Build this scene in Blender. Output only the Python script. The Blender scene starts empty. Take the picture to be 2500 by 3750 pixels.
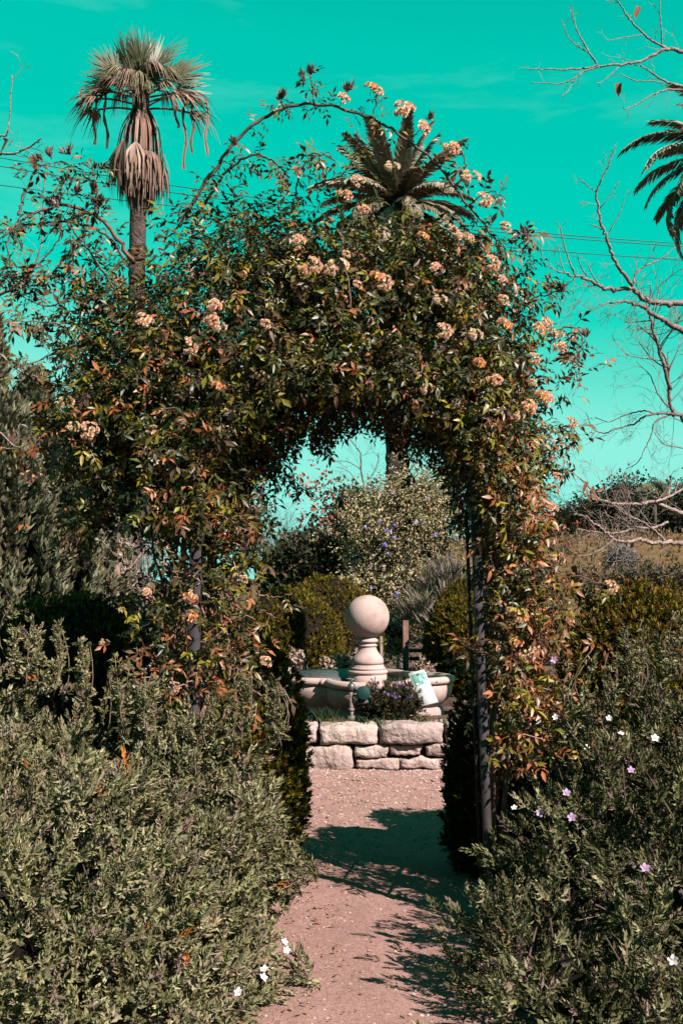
import bpy, math, random
import numpy as np

# ------------------------------------------------------------------ camera, sky, sun, exposure
sc = bpy.context.scene
COL = sc.collection
rnd = random.Random(7)
RG = np.random.default_rng(11)
F_PX = 4000.0                       # focal length in photo pixels (photo 2500 x 3750)
PITCH = math.atan(245 / F_PX)       # camera tilted up: eye level sits 245 px below the middle
EYE = 1.6
cam_d = bpy.data.cameras.new('camera')
cam = bpy.data.objects.new('camera', cam_d)
COL.objects.link(cam)
cam.location = (0, 0, EYE)
cam.rotation_euler = (math.pi / 2 + PITCH, 0, 0)
cam_d.sensor_fit = 'VERTICAL'
cam_d.sensor_height = 36
cam_d.lens = F_PX / 3750 * 36
cam_d.clip_start = 0.05
cam_d.clip_end = 2000
sc.camera = cam

SUN_EL = math.radians(40)
SUN_AZ = math.radians(45)           # behind the camera, to its right
sun_dir = np.array([math.sin(SUN_AZ) * math.cos(SUN_EL), -math.cos(SUN_AZ) * math.cos(SUN_EL), math.sin(SUN_EL)])

world = bpy.data.worlds.new('World')
sc.world = world
world.use_nodes = True
nt = world.node_tree
nt.nodes.clear()
out = nt.nodes.new('ShaderNodeOutputWorld')
bg = nt.nodes.new('ShaderNodeBackground')
sky = nt.nodes.new('ShaderNodeTexSky')
sky.sky_type = 'NISHITA'
sky.sun_disc = False
sky.sun_elevation = SUN_EL
sky.sun_rotation = math.radians(135)
sky.air_density = 1.0
sky.dust_density = 0.6
bw = nt.nodes.new('ShaderNodeRGBToBW')
nt.links.new(sky.outputs[0], bw.inputs[0])
ramp = nt.nodes.new('ShaderNodeValToRGB')      # the colour grade of the photograph: blue becomes teal
mr = nt.nodes.new('ShaderNodeMapRange')
mr.inputs['From Min'].default_value = 0.0
mr.inputs['From Max'].default_value = 12.0
mr.clamp = True
nt.links.new(bw.outputs[0], mr.inputs['Value'])
nt.links.new(mr.outputs[0], ramp.inputs[0])
ramp.color_ramp.elements[0].position = 0.0
ramp.color_ramp.elements[0].color = (0, 0, 0, 1)
ramp.color_ramp.elements[1].position = 1.0
ramp.color_ramp.elements[1].color = (0.40, 0.95, 0.84, 1)
e = ramp.color_ramp.elements.new(0.10); e.color = (0.0, 0.30, 0.235, 1)
e = ramp.color_ramp.elements.new(0.16); e.color = (0.0, 0.565, 0.445, 1)
e = ramp.color_ramp.elements.new(0.27); e.color = (0.0, 0.70, 0.54, 1)
e = ramp.color_ramp.elements.new(0.39); e.color = (0.27, 0.88, 0.745, 1)
# thin cirrus
tc = nt.nodes.new('ShaderNodeTexCoord')
mp = nt.nodes.new('ShaderNodeMapping')
mp.inputs['Scale'].default_value = (2.2, 2.2, 11.0)
mp.inputs['Rotation'].default_value = (0.0, 0.16, 0.0)
nz = nt.nodes.new('ShaderNodeTexNoise')
nz.inputs['Scale'].default_value = 1.7
nz.inputs['Detail'].default_value = 6
nz.inputs['Roughness'].default_value = 0.6
nt.links.new(tc.outputs['Generated'], mp.inputs[0])
nt.links.new(mp.outputs[0], nz.inputs['Vector'])
mr2 = nt.nodes.new('ShaderNodeMapRange')
mr2.inputs['From Min'].default_value = 0.52
mr2.inputs['From Max'].default_value = 0.85
mr2.inputs['To Max'].default_value = 0.28
nt.links.new(nz.outputs['Fac'], mr2.inputs['Value'])
mixc = nt.nodes.new('ShaderNodeMix')
mixc.data_type = 'RGBA'
nt.links.new(mr2.outputs[0], mixc.inputs[0])
nt.links.new(ramp.outputs[0], mixc.inputs[6])
mixc.inputs[7].default_value = (0.35, 0.93, 0.80, 1)
mul = nt.nodes.new('ShaderNodeVectorMath')
mul.operation = 'SCALE'
mul.inputs['Scale'].default_value = 5.0
nt.links.new(mixc.outputs[2], mul.inputs[0])
nt.links.new(mul.outputs[0], bg.inputs[0])
bg.inputs[1].default_value = 0.05
nt.links.new(bg.outputs[0], out.inputs[0])

sun_d = bpy.data.lights.new('sun', 'SUN')
sun_d.energy = 5.0
sun_d.angle = math.radians(0.53)
sun_d.color = (1.0, 0.90, 0.85)
sun = bpy.data.objects.new('sun', sun_d)
COL.objects.link(sun)
from mathutils import Vector, Matrix
sun.rotation_euler = Vector(-sun_dir).to_track_quat('-Z', 'Y').to_euler()
sun.location = (6, -6, 12)

sc.view_settings.view_transform = 'Standard'
sc.view_settings.look = 'None'
sc.view_settings.exposure = 2.0
sc.view_settings.gamma = 1.0
sc.cycles.max_bounces = 6
sc.cycles.diffuse_bounces = 2
sc.cycles.glossy_bounces = 2
sc.cycles.transmission_bounces = 3
sc.cycles.sample_clamp_indirect = 3

# ------------------------------------------------------------------ helpers
def W(px, py, D):
    """photo pixel + distance in metres along the ground -> point in the garden"""
    c, s = math.cos(PITCH), math.sin(PITCH)
    a = (px - 1250) / F_PX
    b = (1875 - py) / F_PX
    dy = c - b * s
    dz = s + b * c
    return np.array([a / dy * D, D, EYE + dz / dy * D])

def ray(px, py):
    p = W(px, py, 1.0) - np.array([0, 0, EYE])
    return p / np.linalg.norm(p)

def unit(v):
    v = np.asarray(v, float)
    n = np.linalg.norm(v, axis=-1, keepdims=True)
    return v / np.maximum(n, 1e-9)

class Noise:
    def __init__(self, seed, n=10):
        r = np.random.default_rng(seed)
        self.k = r.normal(size=(n, 3))
        self.k /= np.linalg.norm(self.k, axis=1, keepdims=True)
        self.k *= r.uniform(.6, 1.6, size=(n, 1))
        self.ph = r.uniform(0, 6.28, size=n)
        self.n = n
    def __call__(self, p, scale):
        a = (np.asarray(p) / scale * 6.283) @ self.k.T + self.ph
        return np.sin(a).sum(-1) / math.sqrt(self.n / 2) / 1.6

def frames(d, nrm):
    """rotation matrices with x = d (length), z ~ nrm (face)"""
    x = unit(d)
    z = nrm - (nrm * x).sum(-1, keepdims=True) * x
    z = unit(z)
    y = np.cross(z, x)
    return np.stack([x, y, z], axis=-1)

class Geo:
    def __init__(self):
        self.v, self.t, self.q, self.c, self.n = [], [], [], [], 0
    def add(self, v, tris=None, quads=None, col=(1, 1, 1)):
        v = np.asarray(v, float).reshape(-1, 3)
        self.v.append(v)
        c = np.asarray(col, float)
        if c.ndim == 1:
            c = np.tile(c, (len(v), 1))
        self.c.append(c)
        if tris is not None and len(tris):
            self.t.append(np.asarray(tris, int).reshape(-1, 3) + self.n)
        if quads is not None and len(quads):
            self.q.append(np.asarray(quads, int).reshape(-1, 4) + self.n)
        self.n += len(v)
        return self
    def scatter(self, tpl, M, T, S, col):
        """tpl=(verts,tris,quads,tint) ; M (n,3,3), T (n,3), S (n,), col (n,3)"""
        v, tr, qd, tint = tpl
        n, k = len(T), len(v)
        if n == 0:
            return self
        P = np.einsum('nij,kj->nki', M, v) * np.asarray(S).reshape(-1, 1, 1) + T[:, None, :]
        C = np.clip(col[:, None, :] * tint[None, :, :], 0, .95)
        off = (np.arange(n) * k)[:, None, None]
        tris = (tr[None] + off).reshape(-1, 3) if len(tr) else None
        quads = (qd[None] + off).reshape(-1, 4) if len(qd) else None
        return self.add(P.reshape(-1, 3), tris, quads, C.reshape(-1, 3))
    def tube(self, pts, rad, sides=6, col=(1, 1, 1), cap=True):
        pts = np.asarray(pts, float)
        m = len(pts)
        rad = np.broadcast_to(np.asarray(rad, float), (m,))
        d = np.gradient(pts, axis=0)
        d = unit(d)
        ref = np.array([0.31, 0.17, 0.93]) if abs(d[0][2]) < .9 else np.array([1., .1, 0])
        a = unit(np.cross(d, ref))
        b = np.cross(d, a)
        ang = np.arange(sides) / sides * 2 * math.pi
        ring = pts[:, None] + rad[:, None, None] * (np.cos(ang)[None, :, None] * a[:, None] + np.sin(ang)[None, :, None] * b[:, None])
        v = ring.reshape(-1, 3)
        i = np.arange(m - 1)[:, None] * sides
        j = np.arange(sides)[None]
        j2 = (j + 1) % sides
        q = np.stack([i + j, i + j2, i + sides + j2, i + sides + j], -1).reshape(-1, 4)
        tr = []
        if cap:
            v = np.vstack([v, pts[:1], pts[-1:]])
            for jj in range(sides):
                tr.append((m * sides, (jj + 1) % sides, jj))
                tr.append((m * sides + 1, (m - 1) * sides + jj, (m - 1) * sides + (jj + 1) % sides))
        return self.add(v, np.array(tr) if tr else None, q, col)
    def box(self, lo, hi, col=(1, 1, 1), M=None, T=None, bev=0.0):
        lo, hi = np.array(lo, float), np.array(hi, float)
        if bev > 0:
            # chamfered box: 24 points
            pts, idx = [], {}
            for sx in (0, 1):
                for sy in (0, 1):
                    for sz in (0, 1):
                        s = np.array([sx, sy, sz])
                        corner = np.where(s == 0, lo, hi)
                        inn = np.where(s == 0, bev, -bev)
                        for ax in range(3):
                            p = corner + inn
                            p[ax] = corner[ax]
                            idx[(sx, sy, sz, ax)] = len(pts)
                            pts.append(p)
            q, t = [], []
            for ax in range(3):
                o = [a for a in range(3) if a != ax]
                for s in (0, 1):
                    def key(u, w):
                        k = [0, 0, 0]; k[ax] = s; k[o[0]] = u; k[o[1]] = w
                        return idx[(k[0], k[1], k[2], ax)]
                    f = [key(0, 0), key(1, 0), key(1, 1), key(0, 1)]
                    q.append(f if (s == 1) == (ax != 1) else f[::-1])
                for u in (0, 1):
                    for w in (0, 1):
                        k0 = [0, 0, 0]; k1 = [0, 0, 0]
                        k0[ax] = 0; k1[ax] = 1
                        for k in (k0, k1):
                            k[o[0]] = u; k[o[1]] = w
                        a1, b1 = idx[(*k0, o[0])], idx[(*k1, o[0])]
                        a2, b2 = idx[(*k0, o[1])], idx[(*k1, o[1])]
                        q.append([a1, b1, b2, a2])
            for sx in (0, 1):
                for sy in (0, 1):
                    for sz in (0, 1):
                        t.append([idx[(sx, sy, sz, a)] for a in range(3)])
            v = np.array(pts)
        else:
            v = np.array([[x, y, z] for x in (lo[0], hi[0]) for y in (lo[1], hi[1]) for z in (lo[2], hi[2])])
            q = [[0, 1, 3, 2], [4, 6, 7, 5], [0, 4, 5, 1], [2, 3, 7, 6], [0, 2, 6, 4], [1, 5, 7, 3]]
            t = None
        if M is not None:
            v = v @ np.asarray(M).T
        if T is not None:
            v = v + np.asarray(T)
        return self.add(v, t, q, col)
    def lathe(self, prof, seg=48, center=(0, 0), col=(1, 1, 1)):
        prof = np.asarray(prof, float)
        ang = np.arange(seg) / seg * 2 * math.pi
        v = np.stack([center[0] + prof[:, 0, None] * np.cos(ang), center[1] + prof[:, 0, None] * np.sin(ang), np.broadcast_to(prof[:, 1, None], (len(prof), seg))], -1).reshape(-1, 3)
        i = np.arange(len(prof) - 1)[:, None] * seg
        j = np.arange(seg)[None]
        q = np.stack([i + j, i + (j + 1) % seg, i + seg + (j + 1) % seg, i + seg + j], -1).reshape(-1, 4)
        return self.add(v, None, q, col)
    def mesh(self, name, mat, smooth=False):
        me = bpy.data.meshes.new(name)
        V = np.vstack(self.v)
        t = np.vstack(self.t) if self.t else np.zeros((0, 3), int)
        q = np.vstack(self.q) if self.q else np.zeros((0, 4), int)
        me.vertices.add(len(V))
        me.vertices.foreach_set('co', V.astype(np.float32).ravel())
        loops = np.concatenate([t.ravel(), q.ravel()]).astype(np.int32)
        me.loops.add(len(loops))
        me.loops.foreach_set('vertex_index', loops)
        npoly = len(t) + len(q)
        me.polygons.add(npoly)
        start = np.concatenate([np.arange(len(t)) * 3, len(t) * 3 + np.arange(len(q)) * 4]).astype(np.int32)
        me.polygons.foreach_set('loop_start', start)
        if smooth:
            me.polygons.foreach_set('use_smooth', np.ones(npoly, bool))
        C = np.vstack(self.c)
        at = me.color_attributes.new('Col', 'FLOAT_COLOR', 'POINT')
        at.data.foreach_set('color', np.hstack([C, np.ones((len(C), 1))]).astype(np.float32).ravel())
        me.update(calc_edges=True)
        me.validate()
        if mat:
            me.materials.append(MATS[mat])
        return me
    def obj(self, name, mat, parent=None, smooth=False, kind=None):
        return link(name, self.mesh(name, mat, smooth), parent, kind)

def link(name, data, parent=None, kind=None):
    o = bpy.data.objects.new(name, data)
    COL.objects.link(o)
    if parent is not None:
        o.parent = parent
        o.matrix_parent_inverse = PINV.get(parent.name, Matrix.Identity(4))
    if kind:
        o['kind'] = kind
    return o

PINV = {}
def thing(name, label, cat, loc=(0, 0, 0), group=None):
    o = bpy.data.objects.new(name, None)
    COL.objects.link(o)
    o.location = [float(x) for x in loc]
    o.empty_display_size = .1
    PINV[o.name] = Matrix.Translation(o.location).inverted()
    tag(o, label, cat, group)
    return o

def tag(o, label, cat, group=None):
    o['label'] = label
    o['category'] = cat
    if group:
        o['group'] = group
    return o

def place(o, M3, T, S=1.0):
    m = np.eye(4)
    m[:3, :3] = np.asarray(M3) * S
    m[:3, 3] = T
    o.matrix_basis = Matrix(m.tolist())

# ------------------------------------------------------------------ materials
MATS = {}
def newmat(name):
    m = bpy.data.materials.new(name)
    m.use_nodes = True
    MATS[name] = m
    n = m.node_tree
    return m, n, n.nodes['Principled BSDF']

ALB = .315                          # exposure is +2, so the colours below are scaled to real albedos
def leaf_mat(name, rough=.45, spec=.4, transl=.18, var=.25, k=None):
    k = k or ALB
    m, n, p = newmat(name)
    at = n.nodes.new('ShaderNodeAttribute'); at.attribute_name = 'Col'
    geo = n.nodes.new('ShaderNodeTexCoord')
    nz = n.nodes.new('ShaderNodeTexNoise'); nz.inputs['Scale'].default_value = 60; nz.inputs['Detail'].default_value = 2
    n.links.new(geo.outputs['Object'], nz.inputs['Vector'])
    mr = n.nodes.new('ShaderNodeMapRange')
    mr.inputs['From Min'].default_value = .3; mr.inputs['From Max'].default_value = .7
    mr.inputs['To Min'].default_value = k * (1 - var); mr.inputs['To Max'].default_value = k * (1 + var)
    n.links.new(nz.outputs['Fac'], mr.inputs['Value'])
    vm = n.nodes.new('ShaderNodeVectorMath'); vm.operation = 'SCALE'
    n.links.new(at.outputs['Color'], vm.inputs[0]); n.links.new(mr.outputs[0], vm.inputs['Scale'])
    n.links.new(vm.outputs[0], p.inputs['Base Color'])
    p.inputs['Roughness'].default_value = rough
    p.inputs['Specular IOR Level'].default_value = spec
    tr = n.nodes.new('ShaderNodeBsdfTranslucent')
    n.links.new(vm.outputs[0], tr.inputs['Color'])
    mx = n.nodes.new('ShaderNodeMixShader'); mx.inputs[0].default_value = transl
    n.links.new(p.outputs[0], mx.inputs[1]); n.links.new(tr.outputs[0], mx.inputs[2])
    n.links.new(mx.outputs[0], n.nodes['Material Output'].inputs['Surface'])

def rough_mat(name, c1, c2, scale=8, rough=.85, bump=.3, bscale=None, spec=.25, detail=8, attr=False, dist=.02, c3=None, k=None):
    m, n, p = newmat(name)
    k = k or ALB
    c1, c2 = [x * k for x in c1], [x * k for x in c2]
    c3 = [x * k for x in c3] if c3 else None
    tc = n.nodes.new('ShaderNodeTexCoord')
    nz = n.nodes.new('ShaderNodeTexNoise'); nz.inputs['Scale'].default_value = scale; nz.inputs['Detail'].default_value = detail
    nz.inputs['Roughness'].default_value = .62
    n.links.new(tc.outputs['Object'], nz.inputs['Vector'])
    cr = n.nodes.new('ShaderNodeValToRGB')
    cr.color_ramp.elements[0].position = .32; cr.color_ramp.elements[0].color = (*c1, 1)
    cr.color_ramp.elements[1].position = .68; cr.color_ramp.elements[1].color = (*c2, 1)
    if c3:
        e = cr.color_ramp.elements.new(.5); e.color = (*c3, 1)
    n.links.new(nz.outputs['Fac'], cr.inputs[0])
    src = cr.outputs[0]
    if attr:
        at = n.nodes.new('ShaderNodeAttribute'); at.attribute_name = 'Col'
        vm = n.nodes.new('ShaderNodeVectorMath'); vm.operation = 'MULTIPLY'
        n.links.new(src, vm.inputs[0]); n.links.new(at.outputs['Color'], vm.inputs[1])
        src = vm.outputs[0]
    n.links.new(src, p.inputs['Base Color'])
    p.inputs['Roughness'].default_value = rough
    p.inputs['Specular IOR Level'].default_value = spec
    nb = n.nodes.new('ShaderNodeTexNoise'); nb.inputs['Scale'].default_value = bscale or scale * 3; nb.inputs['Detail'].default_value = 8
    n.links.new(tc.outputs['Object'], nb.inputs['Vector'])
    bp = n.nodes.new('ShaderNodeBump'); bp.inputs['Strength'].default_value = bump; bp.inputs['Distance'].default_value = dist
    n.links.new(nb.outputs['Fac'], bp.inputs['Height'])
    n.links.new(bp.outputs[0], p.inputs['Normal'])
    return m

leaf_mat('rose_leaf', .40, .17, .07)
leaf_mat('sage_leaf', .8, .06, .12)
leaf_mat('box_leaf', .5, .12, .2)
leaf_mat('dull_leaf', .7, .1, .15)
leaf_mat('petal', .7, .05, .4, .1, k=.72)
leaf_mat('palm_leaf', .5, .2, .1)
leaf_mat('straw', .8, .15, .1)
rough_mat('soil', (.10, .055, .042), (.26, .15, .12), 14, .95, .6, 60, .1)
rough_mat('gravel', (.38, .20, .165), (.64, .39, .345), 60, .95, .9, 190, .1, dist=.01, c3=(.53, .305, .265))
rough_mat('field', (.18, .10, .04), (.29, .165, .07), .35, .95, .6, 3, .1, dist=.4)
rough_mat('stone', (.40, .27, .235), (.74, .575, .515), 9, .9, .9, 22, .2, dist=.03, attr=True, c3=(.64, .49, .44))
rough_mat('terracotta', (.50, .33, .29), (.72, .53, .49), 5, .85, .3, 40, .1, dist=.006, c3=(.67, .475, .435))
rough_mat('bark', (.16, .115, .10), (.42, .35, .32), 20, .9, .8, 50, .15, dist=.02, attr=True)
rough_mat('cane', (.10, .055, .04), (.22, .13, .10), 30, .7, .3, 80, .3, attr=True, dist=.004)
rough_mat('palm_trunk', (.07, .05, .045), (.2, .145, .125), 5, .95, .9, 14, .1, dist=.1)
rough_mat('painted_metal', (.05, .042, .045), (.085, .072, .075), 18, .75, .15, 90, .04, dist=.002)
rough_mat('old_wood', (.16, .08, .06), (.30, .17, .13), 20, .9, .6, 60, .15, dist=.01)
rough_mat('shade_fill', (.012, .009, .006), (.035, .026, .018), 25, 1, .8, 40, .05, dist=.05)  # near-black fill that stands in for the shade inside foliage
rough_mat('dark_metal', (.05, .055, .055), (.11, .11, .105), 30, .45, .2, 90, .5, dist=.002)
rough_mat('green_plastic', (.008, .05, .042), (.012, .065, .055), 30, .6, .05, 60, .1, dist=.001)
rough_mat('cable', (.02, .03, .03), (.03, .04, .04), 3, .6, .0, 9, .3)
rough_mat('placard_white', (.78, .78, .76), (.85, .85, .83), 6, .4, .02, 40, .4, dist=.001)
rough_mat('pebble', (.8, .8, .8), (1, 1, 1), 40, .9, .3, 90, .1, attr=True, dist=.003)
rough_mat('print', (.9, .9, .9), (1, 1, 1), 40, .4, .0, 40, .4, attr=True)

# ------------------------------------------------------------------ leaf templates: (verts, tris, quads, tint)
def leaf_verts(L=1., wd=.38, fold=.12, droop=.12, full=True):
    if full is None:                       # two folded facets
        v = np.array([[0, 0, 0], [.45, -wd, fold], [1, 0, 0], [.45, wd, fold]], float)
        t = np.array([[0, 1, 2], [0, 2, 3]])
        q = np.zeros((0, 4), int)
    elif full:
        v = np.array([[0, 0, 0], [.32, -wd * .9, fold], [.34, 0, 0], [.32, wd * .9, fold],
                      [.68, -wd * .72, fold * .8], [.70, 0, 0], [.68, wd * .72, fold * .8], [1, 0, 0]], float)
        t = np.array([[0, 1, 2], [0, 2, 3], [4, 7, 5], [5, 7, 6]])
        q = np.array([[1, 4, 5, 2], [2, 5, 6, 3]])
    else:
        v = np.array([[0, 0, 0], [.45, -wd, fold], [.5, 0, 0], [.45, wd, fold], [1, 0, 0]], float)
        t = np.array([[0, 1, 2], [0, 2, 3], [1, 4, 2], [2, 4, 3]])
        q = np.zeros((0, 4), int)
    v[:, 2] -= droop * v[:, 0] ** 2
    v *= L
    return v, t, q

def rot_z(a):
    c, s = math.cos(a), math.sin(a)
    return np.array([[c, -s, 0], [s, c, 0], [0, 0, 1]])
def rot_y(a):
    c, s = math.cos(a), math.sin(a)
    return np.array([[c, 0, s], [0, 1, 0], [-s, 0, c]])
def rot_x(a):
    c, s = math.cos(a), math.sin(a)
    return np.array([[1, 0, 0], [0, c, -s], [0, s, c]])

class Tpl:
    def __init__(self):
        self.v, self.t, self.q, self.c, self.n = [], [], [], [], 0
    def add(self, vtq, M=np.eye(3), T=(0, 0, 0), tint=(1, 1, 1)):
        v, t, q = vtq
        self.v.append(v @ np.asarray(M).T + np.asarray(T))
        self.t.append(t + self.n); self.q.append(q + self.n)
        self.c.append(np.tile(np.asarray(tint, float), (len(v), 1)))
        self.n += len(v)
    def done(self):
        return (np.vstack(self.v), np.vstack(self.t).astype(int), np.vstack(self.q).astype(int), np.vstack(self.c))

def strip(pts, wd, up=(0, 0, 1)):
    """a narrow ribbon along pts"""
    pts = np.asarray(pts, float)
    d = unit(np.gradient(pts, axis=0))
    s = unit(np.cross(d, np.asarray(up, float)))
    wd = np.broadcast_to(np.asarray(wd, float), (len(pts),))[:, None]
    v = np.stack([pts - s * wd, pts + s * wd], 1).reshape(-1, 3)
    i = np.arange(len(pts) - 1)[:, None] * 2
    q = (i + np.array([[0, 1, 3, 2]]))
    return v, np.zeros((0, 3), int), q

def rose_spray(r, nleaf=5, full=True):
    t = Tpl()
    L = .075
    n = nleaf
    t.add(strip([[0, 0, 0], [L * 1.05, 0, -.002]], .0012, (0, 0, 1)), tint=(.9, .8, .7))
    def lf(x, a, s):
        M = rot_z(a) @ rot_y(r.uniform(-.1, .5)) @ rot_x(r.uniform(-.5, .5))
        sh = r.uniform(.8, 1.2)
        t.add(leaf_verts(s, r.uniform(.16, .22), r.uniform(.03, .1), r.uniform(.05, .35), full), M, (x, 0, 0), (sh, sh, sh))
    lf(L, r.uniform(-.2, .2), r.uniform(.05, .062))
    if n >= 3:
        for sg in (-1, 1):
            lf(L * .72, sg * r.uniform(.8, 1.15), r.uniform(.04, .052))
    if n >= 5:
        for sg in (-1, 1):
            lf(L * .36, sg * r.uniform(.9, 1.3), r.uniform(.032, .044))
    return t.done()

def sage_sprig(r, L=.10, pairs=6, leaf=.032, wd=.17, stem=True, lod=None):
    t = Tpl()
    if stem:
        t.add(strip([[0, 0, 0], [L, 0, 0]], .0014), tint=(.8, .62, .55))
    for k in range(pairs):
        x = L * (.12 + .88 * (k / (pairs - 1)) ** .8)
        tip = k / (pairs - 1)
        for sg in (0, 1):
            a = k * 1.57 + sg * math.pi + r.uniform(-.4, .4)
            open_ = r.uniform(.8, 1.5) * (1 - .45 * tip)
            s = leaf * r.uniform(.7, 1.2) * (1 - .35 * tip)
            M = rot_x(a) @ rot_y(-open_)
            sh = r.uniform(.75, 1.25)
            t.add(leaf_verts(s, wd * r.uniform(.9, 1.2), .07, r.uniform(.1, .5), full=lod), M, (x, 0, 0), (sh, sh * r.uniform(.96, 1.03), sh * r.uniform(.9, 1.1)))
    return t.done()

def blade_spray(r, n=12, L=.1, wd=.008, spread=.5):
    t = Tpl()
    for k in range(n):
        M = rot_x(r.uniform(0, 6.28)) @ rot_y(-r.uniform(.05, spread))
        s = L * r.uniform(.5, 1.0)
        v = np.array([[0, 0, 0], [s * .5, -wd, 0], [s * .5, wd, .004], [s, 0, 0]])
        sh = r.uniform(.7, 1.3)
        t.add((v, np.array([[0, 1, 2], [1, 3, 2]]), np.zeros((0, 4), int)), M, (r.uniform(0, L * .5), 0, 0), (sh, sh, sh))
    return t.done()

def leaf_clump(r, n=8, L=.06, wd=.28, rad=.06):
    t = Tpl()
    for k in range(n):
        M = rot_z(r.uniform(0, 6.28)) @ rot_y(r.uniform(-1.2, 1.2)) @ rot_x(r.uniform(-1, 1))
        sh = r.uniform(.65, 1.35)
        t.add(leaf_verts(L * r.uniform(.6, 1.1), wd, .07, .2, full=None), M, [r.gauss(0, rad) for _ in range(3)], (sh, sh, sh))
    return t.done()

def pompon(r, R=.014):
    """one small double rose"""
    t = Tpl()
    for ring, (n, op, s) in enumerate([(7, 1.25, 1.0), (6, .8, .85), (5, .4, .7), (3, .12, .5)]):
        for k in range(n):
            a = k / n * 6.283 + ring * .5 + r.uniform(-.2, .2)
            M = rot_z(a) @ rot_y(-(math.pi / 2 - op) + r.uniform(-.15, .15))
            sh = 1 - .06 * ring + r.uniform(-.06, .06)
            v = np.array([[0, 0, 0], [.6, -.42, .0], [1, -.25, .12], [1, .25, .12], [.6, .42, 0]]) * R * s
            t.add((v, np.array([[0, 1, 4]]), np.array([[1, 2, 3, 4]])), M, (0, 0, ring * R * .12), (1, (.93 + .07 * sh) * sh, .9 * sh))
    return t.done()

def flower_cluster(r, n=11, R=.035):
    g = Tpl()
    g.add(strip([[0, 0, -.055], [.001, 0, -.03], [0, 0, .002]], .0022, (0, 1, 0)), tint=(.25, .3, .2))
    for k in range(n):
        u = r.random() ** .6
        a = r.uniform(0, 6.28)
        th = u * 1.35
        d = np.array([math.sin(th) * math.cos(a), math.sin(th) * math.sin(a), math.cos(th)])
        v, t, q, c = pompon(r, r.uniform(.015, .022))
        M = frames(unit(np.cross(d, [.3, .8, .1]))[None], d[None])[0]
        sh = r.uniform(.85, 1.08)
        g.v.append(v @ M.T + d * R * np.array([1.15, 1.15, .8])); g.t.append(t + g.n); g.q.append(q + g.n)
        g.c.append(c * np.array([1, r.uniform(.85, 1.05), r.uniform(.75, 1.05)]) * sh); g.n += len(v)
        e_ = d * R * np.array([1.15, 1.15, .8])
        g.add(strip([[0, 0, -.002], e_ * .5, e_ * 1.03], .0018, (.3, .9, .2)), tint=(.3, .34, .2))
    return g.done()

def tpl_mesh(name, tpl, mat, col):
    g = Geo()
    v, t, q, c = tpl
    g.add(v, t if len(t) else None, q if len(q) else None, np.clip(c * np.asarray(col), 0, .95))
    return g.mesh(name, mat)

# ------------------------------------------------------------------ blobs: rounded volumes that leaves are spread through
class Blobs:
    def __init__(self, lst):
        a = np.array(lst, float)
        self.c, self.r = a[:, :3], a[:, 3:6]
    def f(self, p):
        """signed distance-like value, <0 inside"""
        d = (p[:, None] - self.c) / self.r
        n = np.linalg.norm(d, axis=-1)
        return ((n - 1) * self.r.min(1)[None]).min(1)
    def shell(self, n, depth=.25, noise=None, amp=.1, nscale=.4, rg=RG, inner=-.35, zmin=0.02, power=1.6, face=None):
        area = (self.r[:, 0] * self.r[:, 1] + self.r[:, 1] * self.r[:, 2] + self.r[:, 0] * self.r[:, 2])
        k = rg.choice(len(self.r), size=n, p=area / area.sum())
        d = unit(rg.normal(size=(n, 3)))
        t = depth * rg.random(n) ** power
        p = self.c[k] + d * self.r[k]
        nr = unit(d / self.r[k])
        if noise is not None:
            off = amp * noise(p, nscale)
        else:
            off = 0
        p = p + nr * (off - t)[:, None]
        keep = (self.f(p) > inner) & (p[:, 2] > zmin)
        if face is not None:
            to = unit(np.array([0, 0, EYE]) - p)
            keep &= (nr * to).sum(1) > face
        return p[keep], nr[keep], t[keep]
    def hit(self, px, py):
        o = np.array([0, 0, EYE]); d = ray(px, py)
        best = None
        for c, r in zip(self.c, self.r):
            oo, dd = (o - c) / r, d / r
            A, B, C = dd @ dd, 2 * oo @ dd, oo @ oo - 1
            disc = B * B - 4 * A * C
            if disc > 0:
                s = (-B - math.sqrt(disc)) / (2 * A)
                if s > 0 and (best is None or s < best[0]):
                    p = o + d * s
                    best = (s, p, unit((p - c) / r ** 2))
        return best

def rand_dirs(n, rg=RG):
    return unit(rg.normal(size=(n, 3)))

def palette(n, cols, wts, rg=RG, jit=.18):
    cols = np.array(cols, float)
    w = np.array(wts, float); w /= w.sum()
    c = cols[rg.choice(len(cols), size=n, p=w)]
    return c * rg.uniform(1 - jit, 1 + jit, size=(n, 1)) * rg.uniform(.94, 1.06, size=(n, 3))

# ------------------------------------------------------------------ ground
g = Geo()
n = 60
xs = np.concatenate([np.linspace(-400, -6, 12), np.linspace(-5, 5, 41), np.linspace(6, 400, 12)])
ys = np.concatenate([np.linspace(-60, -1, 6), np.linspace(0, 14, 57), np.linspace(16, 900, 16)])
X, Y = np.meshgrid(xs, ys)
nz0 = Noise(3)
Z = .012 * nz0(np.stack([X, Y, 0 * X], -1), 1.1) - .03
v = np.stack([X, Y, Z], -1).reshape(-1, 3)
nx = len(xs)
q = []
for i in range(len(ys) - 1):
    j = np.arange(nx - 1)
    q.append(np.stack([i * nx + j, i * nx + j + 1, (i + 1) * nx + j + 1, (i + 1) * nx + j], -1))
g.add(v, None, np.vstack(q))
g.obj('ground', 'soil', kind='structure', smooth=True)

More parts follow.
